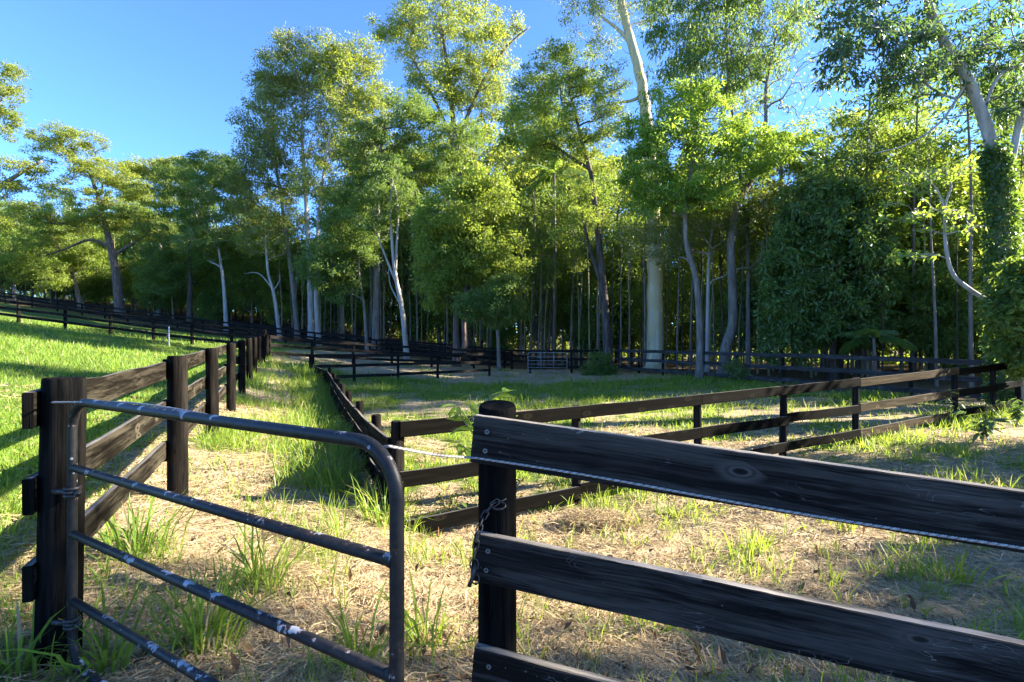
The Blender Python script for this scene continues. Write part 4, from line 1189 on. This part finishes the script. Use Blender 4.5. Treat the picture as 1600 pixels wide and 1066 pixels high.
backs = [proto('background_tree', 'hazy golden green tree far back in the wood', 12, 0.2, [(0, 0, 9.5, 3.0, 2.2), (1.5, 0, 12, 2.2, 1.6), (-1.6, .5, 11, 2.0, 1.4), (0, 0, 6, 2.4, 1.8)], 150, (0.6, 1.1), 80, (0.24, 0.09), m['l_gold'], m['b_grey'], GF, 7, 0.5, tip=0.02),
         proto('background_tree', 'hazy golden green tree far back in the wood', 13, 0.2, [(0, 0, 10, 2.6, 2.6), (1.2, 0, 13, 2.0, 1.6), (-1.2, .5, 8, 2.2, 1.8), (0.6, 0, 5.5, 2.0, 1.6)], 150, (0.6, 1.1), 80, (0.22, 0.09), m['l_mid'], m['b_white'], GF, 8, 0.5, tip=0.02)]


REGIONS = ((40, 'beyond the rise at the left edge'), (215, 'around the spreading red trunked tree'), (330, 'under the golden umbrella crown'), (410, 'around the pale straight trunked tree'),
           (540, 'below the clump of tall gums'), (680, 'around the twisting white limbed tree'), (825, 'behind the big round light green tree'), (960, 'behind the silver tube gate'),
           (1075, 'around the huge cream gum trunk'), (1215, 'around the leaning grey tree'), (1400, 'behind the dark glossy leaved tree'), (1e9, 'behind the fence corner by the ivy'))
KINDS = {}


def place_label(o, x, y):
    px = 800 + FPX * x / y
    o['label'] = o['look'] + ' ' + next(t for b, t in REGIONS if px < b)


def scatter(protos, spots, rg, s0, s1, zs=None):
    for i, (x, y) in enumerate(spots):
        src = protos[i % len(protos)]
        s = rg.uniform(s0, s1) * (0.62 if x > 12.5 and y < 20 and s0 == 1.0 else 1.0)
        z = gz(x, y) - 0.1
        rz = rg.uniform(0, 6.28)
        if i < len(protos):
            src.location = (x, y, z); src.rotation_euler = (0, 0, rz); src.scale = (s, s, s)
        else: src = copy_tree(src, (x, y, z), rz, s)
        if 'look' in src: place_label(src, x, y)


for o, look in zip(under + poles + backs, ('mid green understorey tree', 'yellow green understorey tree', 'pale green understorey tree', 'thin tan pole tree', 'thin grey pole tree', 'thin dark pole tree', 'tall golden background tree', 'tall green background tree')):
    o['look'] = look
rg = np.random.default_rng(7)
# edge of the wood as a polyline (x, y): from far left, along the top fence, behind the silver gate, along the charcoal fence
edge = np.array([(-85, 66), (-62, 60), (-45, 56), (-30, 50), (-20, 46), (-12, 43), (-6, 40), (-1, 37), (2, 33), (5, 31), (8, 28.5), (10.5, 24.5), (12.5, 20.5), (14.3, 17), (16, 14.2)], float)
el = np.concatenate([[0], np.cumsum(np.linalg.norm(np.diff(edge, axis=0), axis=1))])


def along(s, back):
    p = np.array([np.interp(s, el, edge[:, k]) for k in (0, 1)])
    q = np.array([np.interp(min(s + 0.5, el[-1]), el, edge[:, k]) for k in (0, 1)]) - np.array([np.interp(max(s - 0.5, 0), el, edge[:, k]) for k in (0, 1)])
    nrm = unit(np.array([-q[1], q[0]]))
    if nrm[1] < 0 and s < el[-1] * 0.6: nrm = -nrm
    return p + nrm * back


spots = []
for back, step in ((2.5, 3.2), (5.5, 3.0), (9.0, 3.0)):
    for s in np.arange(0, el[-1] - 3, step):
        spots.append(along(s + rg.uniform(-1, 1), back + rg.uniform(-1.0, 1.2) + (3.0 if s > el[-1] * 0.55 else 0)))
spots = [p for p in spots if abs(p[0] / p[1]) < 1.25]
spots += [np.array(q) for q in ((16.5, 19.5), (18, 22), (15.6, 23), (19.5, 19), (20, 25), (17, 26.5), (21.5, 21.5), (14.6, 25.5), (17.6, 17.4))]
scatter(under, spots, rg, 1.0, 1.8)
spots = []
for s in np.concatenate([np.arange(el[-1] * 0.55, el[-1], 0.3), np.arange(8, el[-1] * 0.55, 1.5)]):
    spots.append(along(s + rg.uniform(-.4, .4), rg.uniform(0.3, 1.0) ** 2 * 6))
spots = [p for p in spots if abs(p[0] / p[1]) < 1.1]
scatter(poles, spots, rg, 0.8, 1.25)
spots = []
for s in np.arange(0, el[-1] * 0.85, 2.5):
    spots.append(along(s + rg.uniform(-2, 2), rg.uniform(9, 18)))
spots = [p for p in spots if abs(p[0] / p[1]) < 1.2]
scatter(backs, spots, rg, 0.75, 1.15)
for i, (px, Y, s) in enumerate(((560, 56, 1.35), (640, 54, 1.5), (770, 52, 1.7), (815, 47, 1.6), (850, 44, 1.45), (700, 56, 1.6), (590, 52, 1.6), (900, 48, 1.3), (965, 42, 1.3), (1080, 40, 1.1), (1480, 30, 0.85), (1560, 27, 0.8), (1240, 34, 0.9))):
    x_ = (px - 800) / FPX * Y
    place_label(copy_tree(backs[i % 2], (x_, Y, gz(x_, Y) - 0.1), i * 1.7, s), x_, Y)

# trees beyond the right edge of the picture whose shade falls over the near ground
GS = 'shade trees along the right of the paddock'
shade = [proto('shade_tree', 'leafy tree outside the right edge shading the near ground', 7, 0.15, [(0, 0, 5.0, 2.6, 2.6), (0.6, 0.4, 8.0, 2.0, 1.6), (-1, 0, 3.0, 2.0, 1.4)], 190, (0.45, 0.8), 80, (0.18, 0.08), m['l_mid'], m['b_dark'], GS, 12)]
sdx, sdy = math.cos(R(SUN_AZ)), math.sin(R(SUN_AZ))
spots = [(q * -sdy + s * sdx, q * sdx + s * sdy) for q, s in SHADE]
scatter(shade, spots, rg, 0.95, 1.15)

for o in bpy.data.objects:
    if 'look' in o: del o['look']
for q, s in ((6.3, 12.5), (3.8, 12.6)):
    x_, y_ = q * -sdy + s * sdx, q * sdx + s * sdy
    copy_tree(under[0], (x_, y_, gz(x_, y_) - 0.1), 1.0 + q, 0.85, 'leafy tree outside the right edge shading the near ground')['group'] = GS
# far mass of foliage closing the wood
n_ = 80000
back = np.array([(-140, 98), (-85, 92), (-50, 78), (-28, 66), (-8, 58), (6, 52), (17, 44), (25, 34), (29, 24), (33, 14)], float)
bl_ = np.concatenate([[0], np.cumsum(np.linalg.norm(np.diff(back, axis=0), axis=1))])
s = rg.uniform(0, bl_[-1], n_)
x = np.interp(s, bl_, back[:, 0]) + rg.normal(0, 1.3, n_)
y = np.interp(s, bl_, back[:, 1]) + rg.normal(0, 1.3, n_)
top = 9.5 + 4.0 * vnoise(s, s * 0, 5.0, 8, 3)
h = top * rg.random(n_) ** 1.35 - 0.3
pos = np.stack([x, y, ground(x, y) + h], -1)
V, F = leaf_quads(pos, unit(rg.normal(0, 1, (n_, 3))), 0.55, 0.3, rg, 0.2)
props(link('woodland', make_mesh('woodland', V, [F], m['l_wood'], rnd=rg.random(n_))), 'mass of foliage closing the view at the back of the wood', 'woodland', kind='stuff')

# ------------------------------------------------------------------ grass and straw


def hit(px, py):
    """where the line of sight through a pixel meets the ground"""
    d = P(px, py, 1.0) - [0, 0, CAM_H]
    ys = np.linspace(1.5, 60, 3000)
    z = CAM_H + d[2] * ys
    g = ground(d[0] * ys, ys)
    k = int(np.argmax(z < g))
    return np.array([d[0] * ys[k], ys[k], g[k]])


def blades(base, hgt, wid, lean, az, rg, detail):
    """grass blades -> verts, faces, per face tone"""
    n = len(base)
    dirv = np.stack([np.cos(az), np.sin(az), np.zeros(n)], -1)
    fa = rg.uniform(0, 2 * np.pi, n)
    side = np.stack([np.cos(fa), np.sin(fa), np.zeros(n)], -1)
    up = np.array([0, 0, 1.0])
    l = lean[:, None]
    h = hgt[:, None]
    w = wid[:, None] * 0.5
    tip = base + dirv * h * l + up * h * np.sqrt(np.maximum(0.15, 1 - 0.6 * l ** 2))
    tone = np.clip(rg.normal(0.5, 0.25, n), 0, 1)
    if not detail:
        V = np.stack([base - side * w, base + side * w, tip], 1).reshape(-1, 3)
        return V, [np.arange(3 * n).reshape(-1, 3)], tone
    m1 = base + dirv * h * l * 0.22 + up * h * 0.42
    m2 = base + dirv * h * l * 0.62 + up * h * 0.8 * np.sqrt(np.maximum(0.2, 1 - 0.5 * l ** 2))
    V = np.stack([base - side * w * .8, base + side * w * .8, m1 - side * w, m1 + side * w, m2 - side * w * .75, m2 + side * w * .75, tip], 1).reshape(-1, 3)
    o = np.arange(n)[:, None] * 7
    F4 = np.vstack([o + [0, 1, 3, 2], o + [2, 3, 5, 4]])
    F3 = o + [4, 5, 6]
    return V, [F4, F3], np.concatenate([tone, tone, tone])


def polar(n, r0, r1, a0, a1, rg):
    r = r0 * (r1 / r0) ** rg.random(n)
    a = R(a0) + (R(a1) - R(a0)) * rg.random(n)
    return np.sin(a) * r, np.cos(a) * r, r


rg = np.random.default_rng(42)


def grass_field(nc, per, r0, r1, a0, a1, detail, spread, hmul=1.0):
    x, y, r = polar(nc, r0, r1, a0, a1, rg)
    g, h, fo = green_cover(x, y)
    keep = (rg.random(nc) < g ** 1.3) & ~fo
    x, y, r, h, g = x[keep], y[keep], r[keep], h[keep], g[keep]
    n = len(x) * per
    k = np.repeat(np.arange(len(x)), per)
    sp = spread * np.clip(r[k] / 5, 0.7, 4)
    ox, oy = rg.normal(0, 1, n) * sp, rg.normal(0, 1, n) * sp
    bx, by = x[k] + ox, y[k] + oy
    base = np.stack([bx, by, ground(bx, by) - 0.01], -1)
    cl_h = rg.uniform(0.55, 1.5, len(x))
    hh = h[k] * cl_h[k] * rg.uniform(0.6, 1.35, n) * hmul * np.clip(r[k] / 12, 1, 1.7)
    ww = rg.uniform(0.004, 0.008, n) * np.clip(r[k] / 4.0, 0.9, 7)
    az = np.arctan2(oy, ox) + rg.normal(0, 0.9, n)
    return blades(base, hh, ww, rg.uniform(0.1, 1.1, n), az, rg, detail), bx, by


def put_grass(name, label, parts_, mat):
    V, F, T, off = [], {3: [], 4: []}, {3: [], 4: []}, 0
    for v, fs, t in parts_:
        c = 0
        for f in fs:
            F[f.shape[1]].append(f + off); T[f.shape[1]].append(t[c:c + len(f)]); c += len(f)
        V.append(v); off += len(v)
    ks = [k for k in (4, 3) if F[k]]
    me = make_mesh(name, np.vstack(V), [np.vstack(F[k]) for k in ks], mat, rnd=np.concatenate([np.concatenate(T[k]) for k in ks]))
    return props(link(name, me), label, 'grass', kind='stuff')


near, _, _ = grass_field(11000, 9, 1.7, 8.5, -62, 55, True, 0.022)
put_grass('grass', 'loose green grass tufts growing through the straw around the gate and lane', [near], M['grass'])
lw1, _, _ = grass_field(19000, 8, 3.0, 40, -66, -18, False, 0.035)
lw2, _, _ = grass_field(17000, 8, 8.0, 30, -30, 50, False, 0.035)
lw3, _, _ = grass_field(9000, 7, 2.5, 9, -66, -38, True, 0.03)
put_grass('lawn_grass', 'short bright lawn grass covering the rise and the paddock floor', [lw1, lw2, lw3], M['lawn'])


def strands(base, length, wid, az, rg, lift=0.03):
    n = len(base)
    a2 = az + rg.normal(0, 0.6, n)
    d1 = np.stack([np.cos(az), np.sin(az), rg.normal(0.0, 0.25, n)], -1)
    d2 = np.stack([np.cos(a2), np.sin(a2), rg.normal(-0.1, 0.25, n)], -1)
    m1 = base + d1 * length[:, None] * 0.5
    tp = m1 + d2 * length[:, None] * 0.5
    g1, g2 = ground(m1[:, 0], m1[:, 1]), ground(tp[:, 0], tp[:, 1])
    if lift is not None:
        m1[:, 2] = np.clip(m1[:, 2], g1 + 0.004, g1 + lift * 2)
        tp[:, 2] = np.clip(tp[:, 2], g2 + 0.002, g2 + lift * 2)
    s = np.stack([-np.sin(az), np.cos(az), rg.normal(0, 0.5, n)], -1) * wid[:, None] * 0.5
    V = np.stack([base - s, base + s, m1 - s, m1 + s, tp], 1).reshape(-1, 3)
    o = np.arange(n)[:, None] * 5
    t = np.clip(rg.normal(0.5, 0.3, n), 0, 1)
    return V, [o + [0, 1, 3, 2], o + [2, 3, 4]], np.concatenate([t, t])


n_ = 135000
x, y, r = polar(n_, 1.7, 13, -60, 55, rg)
g, h, fo = green_cover(x, y)
keep = (rg.random(n_) < (1 - g) ** 0.8) & ~fo
x, y, r = x[keep], y[keep], r[keep]
n_ = len(x)
base = np.stack([x, y, ground(x, y) + np.abs(rg.normal(0, 0.014, n_))], -1)
sw = vnoise(x, y, 0.5, 61, 2) * 9
st_ = strands(base, rg.uniform(0.07, 0.22, n_) * np.clip(r / 5, 1, 1.6), rg.uniform(0.0022, 0.0045, n_) * np.clip(r / 3.5, 1, 4), sw + rg.normal(0, 0.9, n_), rg)
V, Fs, T = st_
props(link('straw', make_mesh('straw', V, Fs, M['straw'], rnd=T)), 'dry mown straw lying over the ground around the gate and fences', 'straw', kind='stuff')

# fallen leaves
n_ = 3200
x, y, r = polar(n_, 1.8, 16, -58, 52, rg)
pos = np.stack([x, y, ground(x, y) + 0.012 + np.abs(rg.normal(0, 0.01, n_))], -1)
V, F = leaf_quads(pos, np.stack([np.cos(x * 99), np.sin(y * 99), np.zeros(n_)], -1), 0.07, 0.03, rg, 0.0, 3.0)
props(link('leaf_litter', make_mesh('leaf_litter', V, [F], M['litter'], rnd=rg.random(n_))), 'brown fallen leaves scattered over the straw', 'leaf litter', kind='stuff')

# single tufts that stand out
GTU = 'tall grass tufts standing out of the straw'
for lab, px, py, nb_, hh, sp_ in (
        ('bright green grass tuft at the foot of the lane fence behind the gate', 215, 868, 130, 0.36, 0.17),
        ('dark green grass tuft in the straw behind the third gate bar', 408, 918, 75, 0.36, 0.11),
        ('dense grass tuft seen between the two lowest gate bars', 315, 1012, 120, 0.34, 0.12),
        ('grass tuft at the foot of the hinge post', 165, 1055, 50, 0.30, 0.09),
        ('grass tuft beside the hinge post at the bottom left corner', 30, 1050, 90, 0.26, 0.14),
        ('thin grass tuft growing right of the gate end', 665, 1010, 45, 0.34, 0.1),
        ('grass tuft at the corner where plank wall and paddock fence meet', 600, 818, 110, 0.36, 0.18),
        ('grass tuft under the cross fence near the front post', 895, 775, 90, 0.27, 0.22),
        ('low grass tuft in the straw seen over the middle board', 1185, 858, 60, 0.2, 0.12),
        ('grass tuft close to the bottom board of the front fence', 560, 1045, 60, 0.3, 0.1),
        ('spreading grass tuft in the straw right of the front post', 1480, 905, 80, 0.2, 0.16),
        ('wide grass tuft half hidden by the top board', 1010, 985, 45, 0.22, 0.1)):
    c = hit(px, py)
    ox, oy = rg.normal(0, sp_ * 0.5, nb_), rg.normal(0, sp_ * 0.5, nb_)
    bx, by = c[0] + ox, c[1] + oy
    b = np.stack([bx, by, ground(bx, by) - 0.01], -1) - c
    V, F, T = blades(b, hh * rg.uniform(0.25, 1.25, nb_), rg.uniform(0.007, 0.015, nb_), rg.uniform(0.15, 1.25, nb_), np.arctan2(oy, ox) + rg.normal(0, 0.6, nb_), rg, True)
    o = link('grass_tuft', make_mesh('grass_tuft', V, F, M['grass'], rnd=T))
    o.location = c
    props(o, lab, 'grass tuft', GTU)
# long grass leaning along the plank wall
bx, by = [], []
n_ = 2600
t = rg.uniform(0, 1, n_)
yy = 5.0 + 14.5 * t ** 1.4
bx = xb(yy) - 0.45 - np.abs(rg.normal(0, 0.4, n_))
b = np.stack([bx, yy, ground(bx, yy) - 0.01], -1)
v = blades(b, rg.uniform(0.12, 0.34, n_), rg.uniform(0.007, 0.012, n_) * np.clip(yy / 6, 1, 2.5), rg.uniform(0.2, 0.9, n_), rg.uniform(0, 6.28, n_), rg, True)
put_grass('long_grass', 'long green grass leaning against the lane side of the plank wall', [v], M['grass'])

# heap of dead cut grass behind the front fence
c = hit(935, 822)
n_ = 4200
d = unit(rg.normal(0, 1, (n_, 3)))
d[:, 2] = np.abs(d[:, 2])
pb = d * np.array([0.42, 0.3, 0.15]) * (rg.random((n_, 1)) ** 0.4)
V, F, T = strands(pb, rg.uniform(0.06, 0.2, n_), rg.uniform(0.003, 0.005, n_), rg.uniform(0, 6.28, n_), rg, None)
o = link('straw_heap', make_mesh('straw_heap', V, F, M['straw'], rnd=T * 0.6)); o.location = c
props(o, 'low heap of dead brown grass behind the front post', 'straw heap')

# ------------------------------------------------------------------ leafy sapling behind the front post, small weeds


def leaf_mesh(L, W, mat, tone):
    prof = [(0, .06), (.2, .75), (.45, 1), (.7, .72), (.9, .28)]
    V, F = [], []
    for t, w in prof:
        V += [(-W / 2 * w, L * t, 0.10 * W * w - 0.12 * L * t * t), (0, L * t, -0.12 * L * t * t), (W / 2 * w, L * t, 0.10 * W * w - 0.12 * L * t * t)]
    V.append((0, L, -0.13 * L))
    for i in range(4):
        for j in (0, 1): F.append((i * 3 + j, i * 3 + j + 1, i * 3 + j + 4, i * 3 + j + 3))
    T3 = [(12, 13, 15), (13, 14, 15)]
    return make_mesh('leaf', V, [np.array(F), np.array(T3)], mat, rnd=np.full(len(F) + 2, tone), smooth=True)


def sapling(name, label, base, stems, lm_, nleaf, Lr, Wr, rad, seed, cat='plant'):
    g0 = np.random.default_rng(seed)
    root = empty(name, base)
    props(root, label, cat)
    ms = [leaf_mesh(Lr, Wr, lm_, t_) for t_ in (0.25, 0.5, 0.8)]
    for s in stems:
        q = spline([np.array(p) - base for p in s], 8)
        V, F = tube(q, np.linspace(rad, rad * 0.35, len(q)), 7)
        g = Geo(); g.add(V, F)
        link('stem', g.mesh('stem', M['b_straw']), root)
        for i in range(nleaf):
            f = 0.28 + 0.72 * (i + g0.random()) / nleaf
            k = min(len(q) - 2, int(f * (len(q) - 1)))
            p = q[k] + (q[k + 1] - q[k]) * g0.random()
            az = i * 2.4 + g0.normal(0, 0.4)
            pit = g0.uniform(-0.75, 0.35)
            mw = Matrix.Translation(Vector(p)) @ Matrix.Rotation(az, 4, 'Z') @ Matrix.Rotation(pit, 4, 'X') @ Matrix.Rotation(g0.normal(0, 0.35), 4, 'Y') @ Matrix.Scale(g0.uniform(0.6, 1.25), 4)
            link('leaf', ms[int(g0.integers(0, 3))], root, mw)
    return root


Ys = 3.0
b0 = P(757, 800, Ys); b0[2] = gz(b0[0], b0[1])
sapling('sapling', 'leafy yellow green sapling growing behind the front fence post', b0,
        [[b0, P(757, 740, Ys), P(750, 690, Ys), P(738, 650, Ys), P(734, 616, Ys - 0.05)],
         [P(750, 690, Ys), P(730, 665, Ys), P(718, 645, Ys + .05), P(710, 632, Ys + .1)],
         [P(736, 660, Ys), P(755, 632, Ys + .05), P(780, 616, Ys + .1), P(792, 610, Ys + .12)],
         [P(754, 720, Ys), P(728, 700, Ys), P(712, 690, Ys)],
         [P(752, 700, Ys), P(775, 670, Ys + .1), P(806, 655, Ys + .12)]], M['l_bright'], 15, 0.105, 0.036, 0.006, 3)
b0 = hit(700, 812); b0[2] = gz(b0[0], b0[1])
Yw = b0[1]
sapling('weed_plant', 'small dark leaved weed in front of the lower paddock rails', b0,
        [[b0, P(702, 790, Yw), P(712, 770, Yw), P(724, 758, Yw)], [b0, P(692, 785, Yw), P(682, 772, Yw)], [b0, P(712, 795, Yw), P(728, 780, Yw)]], M['l_mid'], 9, 0.075, 0.036, 0.004, 4)
for lab, px, py, nst, hgt, Lr, Wr, lm_, sd in (
        ('broad leaved weed clump at the foot of the corner posts', 1535, 692, 7, 0.5, 0.2, 0.07, M['l_blue'], 5),
        ('fern like weed clump growing at the right edge by the corner', 1588, 668, 7, 0.6, 0.17, 0.06, M['l_blue'], 6),
        ('grey green weed tangled round the foot of a paddock post', 1338, 690, 9, 0.42, 0.07, 0.025, M['l_olive'], 7),
        ('leafy weed climbing the post at the fence corner', 1489, 665, 5, 0.75, 0.11, 0.04, M['l_olive'], 8)):
    b0 = hit(px, py)
    g0 = np.random.default_rng(sd)
    sts = []
    for k in range(nst):
        a = g0.uniform(0, 6.28); e = g0.uniform(0.1, 0.45) * hgt
        sts.append([b0, b0 + [math.cos(a) * e * .4, math.sin(a) * e * .4, hgt * .5], b0 + [math.cos(a) * e, math.sin(a) * e, hgt * g0.uniform(.7, 1.05)]])
    sapling('weed_plant', lab, b0, sts, lm_, 9, Lr, Wr, 0.004, sd)

# bushes on the fence lines
tree('fence_bush', 'leafy green bush swallowing the fence joint left of the cream trunk', 26.2, [(938, 600), (938, 580), (937, 562)], 0.03, [(937, 568, 18, 16), (925, 580, 16, 12), (950, 582, 14, 12)], 60, (0.16, 0.3), 45, (0.11, 0.045), M['l_mid'], M['b_dark'], 0.8, 0.3, 61, cat='bush', parts=('stem', 'foliage'), tip=0.006)
tree('fence_bush', 'small bush with pale dry base in front of the leaning grey tree', 20.8, [(1148, 598), (1148, 585), (1147, 572)], 0.025, [(1147, 574, 14, 11), (1158, 584, 12, 8)], 40, (0.12, 0.24), 40, (0.1, 0.045), M['l_olive'], M['b_dark'], 0.8, 0.3, 62, cat='bush', parts=('stem', 'foliage'), tip=0.006)

# ------------------------------------------------------------------ palms


def frond_mesh(L, mat, rg):
    g = Geo()
    ax = np.array([[0, L * t, L * (0.42 * t - 0.75 * t * t)] for t in np.linspace(0, 1, 9)])
    V, F = tube(ax, np.linspace(0.03, 0.006, 9), 4, caps=False); g.add(V, F)
    for t in np.linspace(0.18, 0.98, 34):
        c = np.array([np.interp(t, np.linspace(0, 1, 9), ax[:, k]) for k in range(3)])
        l = L * 0.30 * math.sin(math.pi * (0.15 + 0.8 * t)) + 0.12
        for s in (-1, 1):
            d = unit(np.array([s * 1.0, 0.55, -0.45 + rg.normal(0, 0.12)]))
            w = np.array([0, 0.028, 0.01])
            g.add([c - w, c + w, c + d * l * 0.6 + w * .8 - [0, 0, .03 * l], c + d * l * 0.6 - w * .8 - [0, 0, .03 * l], c + d * l - [0, 0, .2 * l]], [np.array([[0, 1, 2, 3]]), np.array([[3, 2, 4]])])
    me = g.mesh('frond', mat, False)
    a = me.attributes.new('rnd', 'FLOAT', 'FACE')
    a.data.foreach_set('value', rg.random(len(me.polygons)).astype(np.float32))
    return me


for lab, px, py, Y, L, nf, sd, r in (('palm with arching fronds rising behind the round tree', 866, 272, 36, 2.0, 12, 1, 0.12), ('palm with drooping fronds behind the leaning grey tree', 1220, 245, 26.5, 2.4, 11, 2, 0.1), ('low palm with dark fronds under the glossy tree', 1365, 528, 18.6, 1.25, 9, 3, 0.06)):
    g0 = np.random.default_rng(sd + 70)
    t_ = P(px, py, Y)
    zb_ = gz(t_[0], t_[1])
    root = empty('palm_tree', (t_[0], t_[1], zb_))
    props(root, lab, 'palm')
    hgt = t_[2] - zb_
    V, F = tube([(0, 0, -0.2), (0.05, 0, hgt * .5), (0, 0, hgt)], [r * 1.2, r, r * 0.8], 9)
    g = Geo(); g.add(V, F); link('trunk', g.mesh('trunk', M['b_grey']), root)
    fm = frond_mesh(L, M['l_mid'] if sd < 3 else M['l_dark'], g0)
    for k in range(nf):
        link('frond', fm, root, Matrix.Translation((0, 0, hgt - 0.02)) @ Matrix.Rotation(k * 2.4 + g0.normal(0, .2), 4, 'Z') @ Matrix.Rotation(g0.uniform(-0.5, 0.7), 4, 'X'))
